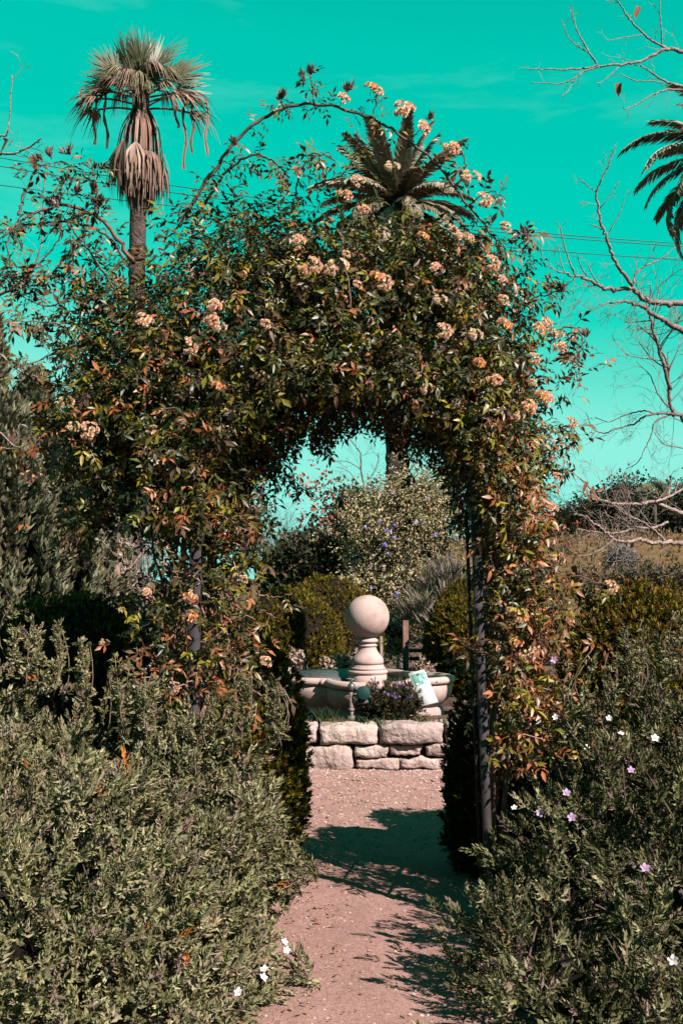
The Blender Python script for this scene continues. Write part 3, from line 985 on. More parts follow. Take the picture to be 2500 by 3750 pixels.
# ------------------------------------------------------------------ sage and rockrose bushes along the path
SPR = [sage_sprig(R0, R0.uniform(.05, .08), 7, R0.uniform(.027, .037), .20) for _ in range(10)]
SPR_F = [sage_sprig(R0, R0.uniform(.05, .08), 8, R0.uniform(.027, .036), .18, lod=False) for _ in range(10)]
SAGE = [(.36, .335, .17), (.30, .28, .135), (.45, .40, .235), (.39, .285, .21), (.20, .195, .085), (.6, .21, .05)]
SAGEW = [4, 3.5, 2.5, 1.2, 2, .12]
SPR_MESH = [tpl_mesh('sprig', SPR_F[i % 10], 'sage_leaf', np.array(SAGE[i % 5]) * (1 + .12 * math.sin(i * 2.3))) for i in range(16)]
def bush(name, label, cat, blobs, n, seed, nparts=250, amp=.07, cols=SAGE, wts=SAGEW, meshes=SPR_MESH, spr=SPR, core=.24, depth=.26, size=(.7, 1.15), up=.35, nscale=.42, power=1.3):
    rg = np.random.default_rng(seed)
    b = Blobs(blobs)
    t = thing(name, label, cat, (b.c[0][0], b.c[0][1], 0))
    # shoots stand in tufts with dark gaps between them
    per = 8
    nA = int(n * 1.75) // per
    cp, cn, cd = b.shell(int(nA * .68), depth * .6, Noise(seed), amp, nscale, rg, -.22, .03, power, face=-.5)
    c2, n2_, d2_ = b.shell(int(nA * .5), .5, Noise(seed), amp, nscale, rg, -.5, .03, .8, face=-.5)
    cp, cn, cd = np.vstack([cp, c2]), np.vstack([cn, n2_]), np.concatenate([cd, d2_])
    ax = unit(cn * (1 - up) + np.array([0, 0, up]) + .25 * rand_dirs(len(cp), rg))
    cs = rg.uniform(.8, 1.25, len(cp))
    p = np.repeat(cp, per, 0); nr = np.repeat(cn, per, 0); dp = np.repeat(cd, per); ax = np.repeat(ax, per, 0); csz = np.repeat(cs, per)
    m = len(p)
    sp_ = rand_dirs(m, rg)
    p = p - ax * .07 + .035 * sp_ * csz[:, None] - ax * rg.uniform(0, .10, (m, 1))
    d = unit(ax + .75 * sp_)
    p[:, 2] = np.maximum(p[:, 2], .02)
    nn = unit(rand_dirs(m, rg) + nr)
    M = frames(d, nn)
    S = rg.uniform(*size, m) * csz
    # the sprigs that show largest become parts of their own
    to = unit(np.array([0, 0, EYE]) - p)
    dist = np.linalg.norm(p - np.array([0, 0, EYE]), axis=1)
    score = np.where(((nr * to).sum(1) > .15) & (dp < depth * .35), S / dist, 0) * rg.uniform(.7, 1.0, m)
    order = np.argsort(-score)
    own = order[:nparts]
    rest = np.ones(m, bool); rest[own] = False
    g = Geo()
    k = rg.integers(0, len(spr), m)
    C = palette(m, cols, wts, rg) * np.repeat(rg.uniform(.72, 1.22, (len(cp), 1)), per, 0)
    for i, tp_ in enumerate(spr):
        s = rest & (k == i)
        g.scatter(tp_, M[s], p[s], S[s], C[s])
    g.obj('foliage', 'sage_leaf', t, kind='stuff')
    for i, o_ in enumerate(own):
        o = link('sprig', meshes[i % len(meshes)], t)
        place(o, M[o_], p[o_], S[o_])
    # dead twigs poking out between the shoots
    gd = Geo()
    for i in rg.choice(m, 45, replace=False):
        q_ = p[i]; dd = unit(d[i] + .6 * rg.normal(size=3)); L_ = rg.uniform(.06, .16)
        gd.tube([q_ - dd * .04, q_ + dd * L_ * .5 + rg.normal(size=3) * .006, q_ + dd * L_], [.0022, .0018, .001], 4, np.array([.62, .46, .40]) * rg.uniform(.5, 1.1))
    gd.obj('dead_twigs', 'straw', t, kind='stuff')
    # woody branches from the base outwards
    for c, r in zip(b.c, b.r):
        for k in range(9):
            dd = unit(rg.normal(size=3) + np.array([0, 0, .6])); dd[2] = abs(dd[2])
            e_ = c + dd * r * .84
            s0 = np.array([c[0] + rg.normal(0, .08), c[1] + rg.normal(0, .08), 0])
            mid = (s0 + e_) / 2 + rg.normal(size=3) * .06
            gb = Geo(); gb.tube([s0, (s0 + mid) / 2 + rg.normal(size=3) * .02, mid, (mid + e_) / 2 + rg.normal(size=3) * .03, e_], [.010, .008, .006, .004, .002], 5, (.5, .42, .38))
            gb.obj('branch', 'bark', t)
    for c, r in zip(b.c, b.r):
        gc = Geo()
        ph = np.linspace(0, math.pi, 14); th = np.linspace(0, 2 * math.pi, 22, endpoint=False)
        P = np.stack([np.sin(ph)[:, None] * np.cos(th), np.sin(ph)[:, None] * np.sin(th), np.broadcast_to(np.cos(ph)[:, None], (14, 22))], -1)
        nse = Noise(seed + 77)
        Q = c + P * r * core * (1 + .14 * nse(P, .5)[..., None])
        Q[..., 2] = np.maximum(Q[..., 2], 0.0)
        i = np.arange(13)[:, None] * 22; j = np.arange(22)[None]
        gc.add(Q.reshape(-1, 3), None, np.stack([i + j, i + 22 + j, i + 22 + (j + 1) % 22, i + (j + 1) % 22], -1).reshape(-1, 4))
        gc.obj('shade_core', 'shade_fill', t, smooth=True)  # added dark solid so that gaps between tufts read as deep shade
    return t, b
LA, bLA = bush('sage_bush', 'big grey-green sage bush filling the left foreground beside the path', 'bush', [(-1.38, 4.05, .28, 1.08, .95, .80), (-.80, 4.0, .12, .55, .75, .55), (-.43, 4.38, .10, .25, .38, .24)], 5200, 60, 300)
LB, bLB = bush('sage_bush', 'grey-green sage bush at the foot of the left arch post', 'bush', [(-1.2, 4.9, .38, .85, .62, .68), (-.62, 4.92, .52, .38, .42, .56), (-.45, 4.9, .34, .28, .45, .48)], 4200, 61, 250, spr=SPR)
LC, bLC = bush('sage_bush', 'tall sage bush with upright shoots against the left hedge', 'bush', [(-1.78, 5.05, .6, .6, .55, .72)], 1700, 62, 150, up=.6)
RB, bRB = bush('rockrose_bush', 'dark rockrose bush with mauve flowers in the right foreground', 'bush', [(1.6, 4.55, .25, .95, .85, .82), (.84, 4.1, .10, .54, .72, .48), (.98, 4.75, .2, .40, .45, .42), (1.5, 3.9, .1, .7, .6, .5)], 4300, 63, 300, cols=[(.19, .18, .085), (.12, .12, .05), (.28, .255, .13), (.19, .13, .105)], wts=[3.5, 4.5, 1.4, 1.2], amp=.17, depth=.34, nscale=.36)  # leaf colours lowered to imitate a bush sunlit only at its tips
RC, bRC = bush('rockrose_bush', 'rockrose bush with white flowers in front of the right hedge', 'bush', [(1.75, 5.2, .55, .8, .58, .78), (1.15, 5.0, .4, .38, .42, .5)], 3000, 64, 250, cols=[(.21, .2, .095), (.15, .155, .065), (.29, .265, .14), (.21, .155, .115)], wts=[4, 4, 2, 1.2], amp=.1)

# upright shoots rising from the left bushes
def shoot(parent, base, tip, n, seed, leaf=1.0):
    r = np.random.default_rng(seed)
    s = np.linspace(0, 1, 6)[:, None]
    pts = base + (tip - base) * s + np.array([.04, .0, 0]) * np.sin(s * 3) * r.normal()
    g = Geo()
    g.tube(pts, np.linspace(.0035, .0015, 6), 4, (.30, .22, .16))
    m = n
    f = r.uniform(.1, 1, m)
    P = base + (tip - base) * f[:, None]
    d = unit((tip - base) * .6 / np.linalg.norm(tip - base) + .8 * rand_dirs(m, r))
    M = frames(d, rand_dirs(m, r))
    g.scatter(SPR_SMALL, M, P, r.uniform(.6, 1.1, m) * leaf * (1.15 - .5 * f), palette(m, SAGE, SAGEW, r))
    return g.obj('shoot', 'sage_leaf', parent)
SPR_SMALL = sage_sprig(R0, .05, 5, .036, .2)
for i in range(26):
    px = rnd.uniform(-10, 640); top = 2190 + (px / 640) * 330 + rnd.uniform(-30, 90)
    D = 4.7 + rnd.random() * .4
    tip = W(px, top, D); base = W(px + rnd.uniform(-30, 30), top + rnd.uniform(230, 330), D + .02)
    shoot(LC if px < 330 else LB, base, tip, 26, 700 + i)
for i in range(14):
    px = rnd.uniform(780, 1060); top = 2440 + abs(px - 930) * .5 + rnd.uniform(0, 60)
    tip = W(px, top, 4.8); base = W(px + rnd.uniform(-20, 20), top + 220, 4.8)
    shoot(LB, base, tip, 14, 740 + i, .85)
for i in range(16):
    px = rnd.uniform(2060, 2500); top = 2430 - (px - 2060) * .5 + rnd.uniform(-20, 60)
    tip = W(px, top, 4.95); base = W(px + rnd.uniform(-30, 30), top + 220, 4.95)
    shoot(RC, base, tip, 14, 770 + i, .9)
for i in range(12):
    px = rnd.uniform(1540, 1800); top = 3260 + (1800 - px) * 1.1 + rnd.uniform(0, 60)
    tip = W(px, top, 4.35); base = W(px + 190, top + 110, 4.4)
    shoot(RB, base, tip, 15, 800 + i, .95)
# open rockrose flowers: five crumpled petals and a yellow eye
def rockrose_tpl(r, col):
    t = Tpl()
    for k in range(5):
        a = k / 5 * 6.283 + r.uniform(-.1, .1)
        v = np.array([[0, 0, 0], [.5, -.42, .06], [.98, -.36, .02], [1.05, .0, .1], [.95, .38, .0], [.5, .42, .08]]) * .019
        t.add((v, np.array([[0, 1, 5]]), np.array([[1, 2, 3, 5], [5, 3, 4, 5]])[:1]), rot_z(a) @ rot_y(-.3 + r.uniform(-.15, .1)), (0, 0, .001 * k), np.array(col) * r.uniform(.9, 1.05))
    for k in range(9):
        a = k / 9 * 6.283
        v = np.array([[0, -.0012, 0], [0, .0012, 0], [.005, 0, .005]])
        t.add((v, np.array([[0, 1, 2]]), np.zeros((0, 4), int)), rot_z(a), (0, 0, .002), (.75, .5, .05))
    return t.done()
FL_W = [tpl_mesh('flower', rockrose_tpl(R0, (.74, .64, .70)), 'petal', (1, 1, 1)) for _ in range(3)]
FL_P = [tpl_mesh('flower', rockrose_tpl(R0, (.44, .28, .46)), 'petal', (1, 1, 1)) for _ in range(3)]
for i, (fx, fy, th, kind) in enumerate([(1275, 1648, RC, 0), (1397, 1650, RC, 0), (1345, 1718, RC, 0), (1502, 1697, RC, 0), (1424, 1687, RC, 0), (1447, 1770, RB, 1), (1180, 1857, RB, 0), (1298, 1823, RB, 1), (1312, 1878, RB, 1), (1237, 1868, RB, 1),
                                        (1270, 1515, RC, 1), (652, 2165, LA, 0), (658, 2184, LA, 0), (607, 2228, LA, 0), (603, 2246, LA, 0), (548, 2280, LA, 0), (1545, 2205, RB, 0), (1480, 1995, RB, 1)]):
    px, py = fx * 1.5944, fy * 1.5944
    h = {RC.name: bRC, RB.name: bRB, LA.name: bLA}[th.name].hit(px, py)
    D = h[1][1] - .10 if h else 4.6
    p = W(px, py, D)
    to = unit(np.array([0, 0, EYE]) - p)
    nn = unit(to * .6 + np.array([.3, -.1, .55]) + .35 * np.array([rnd.gauss(0, 1) for _ in range(3)]))
    M = frames(unit(np.cross(nn, [.2, .7, .4]))[None], nn[None])[0]
    o = link('flower', (FL_P if kind else FL_W)[i % 3], th); place(o, M, p, rnd.uniform(.7, 1.0))

# ------------------------------------------------------------------ garden arch
AX, AF, AB = .68, 5.2, 5.85
arch = thing('garden_arch', 'grey metal garden arch standing over the path under the climbing rose', 'arch', (0, AF, 0))
SPRING = 1.95
def post(xb, xt, y, wx, wy):
    g = Geo()
    for k in range(1):
        lo = np.array([[xb - wx, y - wy, -.05], [xb + wx, y - wy, -.05], [xb + wx, y + wy, -.05], [xb - wx, y + wy, -.05]])
        hi = np.array([[xt - wx, y - wy, SPRING], [xt + wx, y - wy, SPRING], [xt + wx, y + wy, SPRING], [xt - wx, y + wy, SPRING]])
        g.add(np.vstack([lo, hi]), None, [[0, 1, 5, 4], [1, 2, 6, 5], [2, 3, 7, 6], [3, 0, 4, 7], [4, 5, 6, 7]])
    return g.obj('post', 'painted_metal', arch)
post(.695, .635, AF, .019, .024); post(.80, .74, AB, .022, .022)
post(-.70, -.69, AF, .026, .026); post(-.70, -.69, AB, .024, .024)
for y in (AF, AB):
    a = np.linspace(0, math.pi, 25)
    w_ = .6625 if y == AF else .715
    c_ = -.0275 if y == AF else .025
    pts = np.stack([c_ + w_ * np.cos(a), np.full_like(a, y), SPRING - .005 + .62 * np.sin(a)], -1)
    g = Geo(); g.tube(pts, .018, 8); g.obj('hoop', 'painted_metal', arch, smooth=True)
for s, xb, xt in ((1, .695, .63), (-1, -.70, -.69)):
    for k in range(7):
        z = .25 + .27 * k
        x = xb + (xt - xb) * z / SPRING
        g = Geo(); g.tube([[x, AF + .027, z], [x + (.105 if s > 0 else 0), AB - .025, z]], .008, 6); g.obj('crossbar', 'painted_metal', arch)
    g = Geo(); g.tube([[xb, (AF + AB) / 2, -.05], [xt, (AF + AB) / 2, SPRING]], .009, 6); g.obj('middle_rail', 'painted_metal', arch)
for k in range(9):
    a = math.pi * (k + .5) / 9
    g = Geo(); g.tube([[-.03 + .66 * math.cos(a), AF + .02, SPRING + .62 * math.sin(a)], [-.03 + .66 * math.cos(a), AB - .02, SPRING + .62 * math.sin(a)]], .008, 6); g.obj('crossbar', 'painted_metal', arch)

# ------------------------------------------------------------------ climbing rose
rose = thing('climbing_rose', 'huge climbing rose with orange-pink blossom clusters smothering the arch', 'rose', (-.75, 5.5, 0))
def bp(px, py, rx, rz, ry, D=5.5):
    x, y, z = W(px, py, D)
    s = D / F_PX
    return (x, y, z, rx * s, ry, rz * s)
RB_L = [bp(880, 1170, 480, 400, .55), bp(1330, 1110, 520, 330, .55), bp(1640, 1250, 340, 420, .55), bp(1800, 1500, 240, 330, .5), bp(1830, 1720, 190, 260, .42),
        bp(560, 1420, 340, 330, .5), bp(640, 1720, 300, 260, .45), bp(400, 1600, 260, 250, .42), bp(780, 1500, 300, 300, .45), bp(1240, 1300, 420, 260, .45),
        bp(1880, 2000, 130, 250, .3), bp(1900, 2310, 140, 260, .28), bp(1870, 2560, 95, 150, .2), bp(860, 1880, 170, 230, .4),
        bp(1520, 1060, 330, 240, .5), bp(1090, 1000, 380, 230, .5)]
RB_S = [bp(760, 2130, 230, 230, .35), bp(700, 2380, 220, 190, .3), bp(560, 2200, 180, 140, .3), bp(330, 1900, 230, 200, .4), bp(330, 1250, 170, 250, .4), bp(360, 1050, 120, 180, .35), bp(900, 2400, 120, 150, .25),
        bp(1960, 2250, 110, 200, .3), bp(940, 2050, 110, 200, .3)]
def in_tunnel(p):
    x, z = p[:, 0] - .11, p[:, 2]
    e = (x / .50) ** 2 + ((z - 1.86) / .56) ** 2 < 1
    wob = .06 * NZR(p, .35)
    return (e & (z > 1.86)) | ((z <= 1.86) & (x > -.50 + wob) & (x < .50 + wob))
NZR = Noise(91)
SPRAY = [rose_spray(R0, 5 if i % 3 else 3, False) for i in range(10)]
SPRAY_F = [rose_spray(R0, 5 if i % 3 else 3) for i in range(10)]
RC_ = [(.040, .050, .017), (.080, .080, .022), (.19, .17, .02), (.28, .21, .02), (.13, .075, .04), (.36, .12, .045), (.46, .18, .08)]
def rose_w(p):
    """share of leaf colours: rusty young growth on the right side and low on the legs"""
    n = len(p)
    warm = np.clip((p[:, 0] - .55) / .5, 0, 1) * .8 + np.clip((1.75 - p[:, 2]) / .8, 0, 1) * .45 + .17 + .22 * NZR(p, .5)
    warm = np.clip(warm, 0.02, 1)[:, None]
    cool = np.array([3.8, 3.4, 2.2, 1.1, 1.8, .45, .15]); hot = np.array([.8, 1.0, 1.6, 1.3, 1.8, 3.0, 1.6])
    w = cool * (1 - warm) + hot * warm
    return w / w.sum(1, keepdims=True)
def rose_cols(p, rg):
    w = rose_w(p).cumsum(1)
    k = (rg.random((len(p), 1)) > w).sum(1)
    k = np.minimum(k, len(RC_) - 1)
    c = np.array(RC_)[k] * rg.uniform(.75, 1.25, (len(p), 1)) * rg.uniform(.93, 1.07, (len(p), 3))
    return c, k
rg = np.random.default_rng(123)
bR, bS = Blobs(RB_L), Blobs(RB_S)
p1, n1, d1 = bR.shell(19000, .34, NZR, .12, .30, rg, -.32, .3, 1.5)
p2, n2, d2 = bS.shell(1200, .45, NZR, .10, .35, rg, -.5, .35, 1.0)
# leaves packed round the hoops, front, underside and back
nh = 6000
ah = rg.uniform(-.15, math.pi + .15, nh); rh = rg.uniform(-.16, .32, nh); yh = rg.uniform(4.86, 6.15, nh)
rh = np.where(yh < 5.15, np.abs(rh) - .06, rh)
nh_ = np.stack([np.cos(ah), np.where(yh < 5.2, -1.2, 0.2), np.sin(ah) * np.where(rh < 0, -1, .6)], -1)
p3 = np.stack([-.0 + (.66 + rh) * np.cos(ah), yh, 1.95 + (.60 + rh) * np.sin(ah)], -1)
# a leafy jacket down both legs, thinner on the left
nl = 1150
zl = rg.uniform(.75, 2.0, nl); sl = rg.random(nl) < .5
xl = np.where(sl, rg.normal(.83, .13, nl), rg.normal(-.66, .2, nl)); yl = np.where(rg.random(nl) < .6, rg.normal(5.12, .06, nl), rg.uniform(5.2, 6.0, nl))
okl = (rg.random(nl) < np.where(sl, .9, .85)) & ~(sl & (xl < .72) & (zl < 1.45) & (rg.random(nl) < .75))
p4 = np.stack([xl, yl, zl], -1)[okl]
# the tangled inside of the crown
kf = rg.integers(0, 10, 5200)
kf = np.where(rg.random(5200) < .5, rg.choice([0, 5, 8, 6, 7], 5200), kf)
df = unit(rg.normal(size=(5200, 3))) * rg.random((5200, 1)) ** .4 * .88
p5 = bR.c[kf] + df * bR.r[kf]
P = np.vstack([p1, p2, p3, p4, p5]); N = np.vstack([n1, n2, unit(nh_), np.tile([[0, -1., .2]], (len(p4), 1)), unit(df + np.array([0, -.3, .2]))]); DP = np.concatenate([d1, d2, np.full(nh, .1), np.full(len(p4), .05), np.full(len(p5), .3)])
ok = ~in_tunnel(P) & (P[:, 1] < 6.35)
P, N, DP = P[ok], N[ok], DP[ok]
m = len(P)
d = unit(.55 * N + np.array([0, 0, -.30]) + .75 * rand_dirs(m, rg))
nn = unit(.9 * N + np.array([0, 0, .55]) + .7 * rand_dirs(m, rg))
M = frames(d, nn)
S = rg.uniform(.62, 1.12, m)
C, K = rose_cols(P, rg)
to = unit(np.array([0, 0, EYE]) - P)
dist = np.linalg.norm(P - np.array([0, 0, EYE]), axis=1)
score = np.where(((N * to).sum(1) > .2) & (DP < .08), S / dist, 0)
own = np.argsort(-score)[:300]
rest = np.ones(m, bool); rest[own] = False
g = Geo()
kk = rg.integers(0, len(SPRAY), m)
for i, tp_ in enumerate(SPRAY):
    s = rest & (kk == i)
    g.scatter(tp_, M[s], P[s], S[s], C[s])
ROSE_G = g
ROSE_MESH = {}
for o_ in own:
    key = (int(K[o_]), int(o_) % 3)
    if key not in ROSE_MESH:
        ROSE_MESH[key] = tpl_mesh('leaf', SPRAY_F[(key[0] * 3 + key[1]) % len(SPRAY)], 'rose_leaf', np.array(RC_[key[0]]) * (.85 + .15 * key[1]))
    o = link('leaf', ROSE_MESH[key], rose); place(o, M[o_], P[o_], S[o_])

def smooth_path(pts, n=24):
    pts = np.asarray(pts, float)
    t = np.linspace(0, len(pts) - 1, n)
    out_ = []
    for u in t:
        i = min(int(u), len(pts) - 2); f = u - i
        p0, p1, p2, p3 = pts[max(i - 1, 0)], pts[i], pts[i + 1], pts[min(i + 2, len(pts) - 1)]
        out_.append(.5 * ((2 * p1) + (-p0 + p2) * f + (2 * p0 - 5 * p1 + 4 * p2 - p3) * f ** 2 + (-p0 + 3 * p1 - 3 * p2 + p3) * f ** 3))
    return np.array(out_)

BUD = [flower_cluster(R0, 6, .02) for _ in range(2)]
def cane(pxs, D0, D1, r0, r1, leaves, seed, col=(1, 1, 1), side=6, hang=.25, lf=1.0):
    r = np.random.default_rng(seed)
    k = len(pxs)
    pts = np.array([W(a, b, D0 + (D1 - D0) * i / (k - 1)) for i, (a, b) in enumerate(pxs)])
    sp = smooth_path(pts, max(12, 5 * k))
    sp[1:-1] += r.normal(size=(len(sp) - 2, 3)) * .004
    g = Geo(); g.tube(sp, np.linspace(r0, r1, len(sp)), side, col)
    g.obj('cane', 'cane', rose)
    if leaves:
        f = np.sort(r.uniform(.03, 1, leaves))
        idx = np.minimum((f * (len(sp) - 1)).astype(int), len(sp) - 2)
        p = sp[idx] + (sp[idx + 1] - sp[idx]) * r.random((leaves, 1))
        tn = unit(sp[idx + 1] - sp[idx])
        sd = unit(np.cross(tn, rand_dirs(leaves, r)))
        dd = unit(sd + .35 * tn + np.array([0, 0, -hang]) + .2 * rand_dirs(leaves, r))
        nn = unit(np.array([0, 0, .7]) + .8 * rand_dirs(leaves, r) + unit(np.array([0.3, -.7, .3])))
        Mx = frames(dd, nn)
        C, _ = rose_cols(p, r)
        # shoots carry brownish young foliage
        C = C * .6 + np.array([.12, .075, .045]) * .4
        kk = r.integers(0, len(SPRAY), leaves)
        for i, tp_ in enumerate(SPRAY):
            s = kk == i
            ROSE_G.scatter(tp_, Mx[s], p[s], r.uniform(.7, 1.15, s.sum()) * lf, C[s])
    return sp
# the great arching cane over the top, with the shorter ones beside it
main = cane([(655, 830), (715, 730), (780, 630), (860, 520), (950, 440), (1040, 395), (1160, 378), (1290, 410), (1410, 455), (1490, 515), (1590, 590), (1690, 720), (1800, 860), (1830, 930)], 5.35, 5.3, .010, .005, 75, 1, (.7, .7, .6), lf=.8)
cane([(700, 830), (780, 700), (850, 610), (930, 570), (1000, 590), (1060, 650)], 5.45, 5.3, .009, .004, 50, 2, (.6, .6, .5))
cane([(490, 965), (420, 860), (350, 790), (260, 755), (190, 757), (90, 800), (10, 870)], 5.45, 5.2, .011, .005, 45, 3, (1.5, .9, .8))
cane([(352, 785), (348, 700), (300, 625), (245, 600), (200, 592)], 5.35, 5.3, .006, .003, 22, 4)
cane([(70, 790), (90, 710), (140, 615), (190, 595)], 5.25, 5.3, .008, .003, 16, 5)
cane([(360, 780), (357, 690), (358, 620)], 5.3, 5.3, .005, .003, 14, 6)
cane([(480, 985), (390, 860), (300, 820), (190, 815), (60, 830), (-40, 870)], 5.5, 5.3, .008, .004, 44, 7)
cane([(470, 1150), (380, 1000), (300, 880), (250, 820)], 5.4, 5.2, .007, .004, 40, 8)
cane([(215, 760), (225, 690), (215, 650)], 5.3, 5.3, .004, .003, 14, 9)
cane([(300, 860), (180, 1010), (80, 1020), (-10, 1000)], 5.3, 5.2, .006, .004, 40, 10)
cane([(420, 1120), (300, 1080), (170, 1120), (40, 1060)], 5.4, 5.2, .006, .003, 46, 11)
cane([(380, 1250), (280, 1190), (170, 1180), (40, 1170)], 5.4, 5.2, .006, .003, 50, 12)
cane([(420, 1400), (320, 1320), (230, 1290), (120, 1330), (60, 1380)], 5.4, 5.2, .006, .003, 44, 13)
cane([(60, 1060), (30, 900), (70, 800)], 5.2, 5.2, .006, .003, 22, 14)
cane([(1620, 700), (1700, 640), (1690, 560), (1640, 530)], 5.4, 5.3, .005, .003, 16, 15)
cane([(1700, 760), (1790, 700), (1850, 730)], 5.35, 5.3, .004, .002, 12, 16)
cane([(1080, 720), (1110, 610), (1160, 560), (1230, 590)], 5.4, 5.2, .005, .003, 34, 17)
cane([(1150, 680), (1250, 640), (1300, 560), (1310, 470)], 5.4, 5.3, .005, .003, 30, 18)
cane([(1920, 1100), (2000, 1080), (2045, 1060)], 5.4, 5.3, .004, .002, 26, 19)
cane([(1900, 900), (1935, 860), (1920, 880), (1960, 990)], 5.4, 5.3, .004, .002, 26, 20)
cane([(2000, 1230), (2080, 1200), (2125, 1220), (2130, 1290), (2090, 1350)], 5.4, 5.3, .005, .002, 40, 21)
cane([(2040, 1580), (2080, 1560), (2110, 1600)], 5.4, 5.3, .004, .002, 16, 22)
cane([(1850, 2080), (1960, 2090), (2060, 2100), (2180, 2130), (2230, 2150)], 5.4, 5.2, .006, .003, 26, 23)
cane([(1900, 1880), (1990, 1900), (2060, 1930)], 5.4, 5.3, .004, .002, 22, 24)
cane([(1860, 2300), (1960, 2270), (2080, 2270)], 5.4, 5.2, .005, .003, 24, 25)
cane([(1870, 2000), (1910, 2080), (1990, 2150), (2060, 2220)], 5.35, 5.1, .005, .003, 14, 26, (2, 1.6, 1.5))
cane([(1250, 860), (1275, 1020), (1290, 1180)], 5.0, 4.92, .004, .003, 12, 27)
cane([(1840, 2410), (1740, 2380), (1700, 2370)], 5.2, 5.1, .004, .003, 14, 28)
cane([(1000, 1650), (1060, 1720), (1085, 1800)], 5.9, 6.0, .003, .002, 26, 29)
cane([(1120, 1560), (1180, 1610), (1190, 1650)], 5.9, 6.0, .003, .002, 24, 30)
cane([(1400, 1520), (1480, 1620), (1530, 1740)], 5.9, 6.0, .003, .002, 30, 31)
cane([(980, 1500), (1000, 1620), (1030, 1760)], 5.7, 5.8, .003, .002, 28, 32)
# old stems climbing the legs, bare and pale
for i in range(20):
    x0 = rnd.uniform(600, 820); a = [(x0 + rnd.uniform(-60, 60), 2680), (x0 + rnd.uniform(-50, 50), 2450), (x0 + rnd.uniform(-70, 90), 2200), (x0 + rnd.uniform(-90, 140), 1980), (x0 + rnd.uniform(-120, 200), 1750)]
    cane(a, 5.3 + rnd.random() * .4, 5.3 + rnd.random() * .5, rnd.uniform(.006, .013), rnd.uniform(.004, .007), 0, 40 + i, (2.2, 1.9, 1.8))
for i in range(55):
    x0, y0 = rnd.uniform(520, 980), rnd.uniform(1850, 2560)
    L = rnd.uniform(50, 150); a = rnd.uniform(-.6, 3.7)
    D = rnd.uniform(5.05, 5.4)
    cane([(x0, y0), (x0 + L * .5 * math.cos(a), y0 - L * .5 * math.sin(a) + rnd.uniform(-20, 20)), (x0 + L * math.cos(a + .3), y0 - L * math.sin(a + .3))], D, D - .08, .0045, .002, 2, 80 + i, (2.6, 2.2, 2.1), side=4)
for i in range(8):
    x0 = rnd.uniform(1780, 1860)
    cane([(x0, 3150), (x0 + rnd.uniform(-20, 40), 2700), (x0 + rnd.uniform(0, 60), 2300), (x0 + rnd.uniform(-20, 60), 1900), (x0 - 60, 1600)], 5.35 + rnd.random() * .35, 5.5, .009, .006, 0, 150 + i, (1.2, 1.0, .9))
pass

FCM = [tpl_mesh('flower_cluster', flower_cluster(R0, n_, R_), 'petal', c) for n_, R_, c in ((15, .036, (.90, .64, .53)), (13, .034, (.90, .58, .45)), (11, .03, (.92, .70, .60)), (17, .042, (.90, .64, .51)), (8, .024, (.90, .64, .53)), (12, .032, (.86, .46, .28)))]
FL = [(683, 557), (700, 620), (775, 615), (758, 622), (820, 655), (865, 640), (998, 620), (835, 482), (900, 385), (925, 255), (868, 212), (852, 203), (965, 297), (1037, 343), (1080, 410), (1110, 462), (1160, 523), (970, 545), (1037, 530), (1075, 547), (1060, 545), (1128, 605), (1155, 690), (1155, 748),
      (1250, 745), (1287, 800), (1278, 770), (1225, 825), (1223, 880), (1240, 912), (1250, 918), (1213, 935), (1190, 955), (1310, 972), (1280, 1097), (1195, 1217), (1135, 1230), (1165, 1255), (1280, 1287), (1400, 1350), (1307, 1425), (1185, 1478), (1218, 1500), (1205, 1508), (1150, 1490), (1190, 1415), (1172, 1405), (1200, 1420),
      (490, 705), (485, 735), (505, 752), (330, 738), (610, 745), (500, 890), (523, 950), (600, 865), (170, 980), (205, 990), (355, 1170), (372, 1197), (335, 1362), (437, 1370), (240, 1477), (400, 1580), (610, 1520), (435, 1418), (818, 420), (793, 450), (978, 893), (1018, 762), (795, 585), (680, 395), (785, 230), (65, 1097), (152, 925), (438, 795),
      (350, 990), (1098, 835), (1150, 645), (1235, 755), (1090, 770), (720, 610), (640, 885), (1105, 1010), (1262, 1170), (1135, 875), (1010, 690), (880, 650), (560, 1330), (1245, 1405)]
for i, (fx, fy) in enumerate(FL):
    px, py = fx * 1.5944, fy * 1.5944
    h1, h2 = bR.hit(px, py), bS.hit(px, py)
    hs = [h for h in (h1, h2) if h]
    if hs:
        h = min(hs, key=lambda t: t[0]); p = h[1] - ray(px, py) * .15; n0 = h[2]
    else:
        p = W(px, py, 5.28); n0 = np.array([0, -.4, .8])
    if fy < 480 and not h1:
        p = W(px, py, 5.27)
    nn = unit(n0 * .4 + np.array([.4, -.9, .45]) + .25 * np.array([rnd.gauss(0, 1) for _ in range(3)]))
    Mx = frames(unit(np.cross(nn, [.4, .2, .7]))[None], nn[None])[0]
    big = 1.3 if i in (0, 2, 9, 10, 12, 13, 14, 15) else 1.0
    o = link('flower_cluster', FCM[i % 6], rose); place(o, Mx, p, big * rnd.uniform(.5, .82))
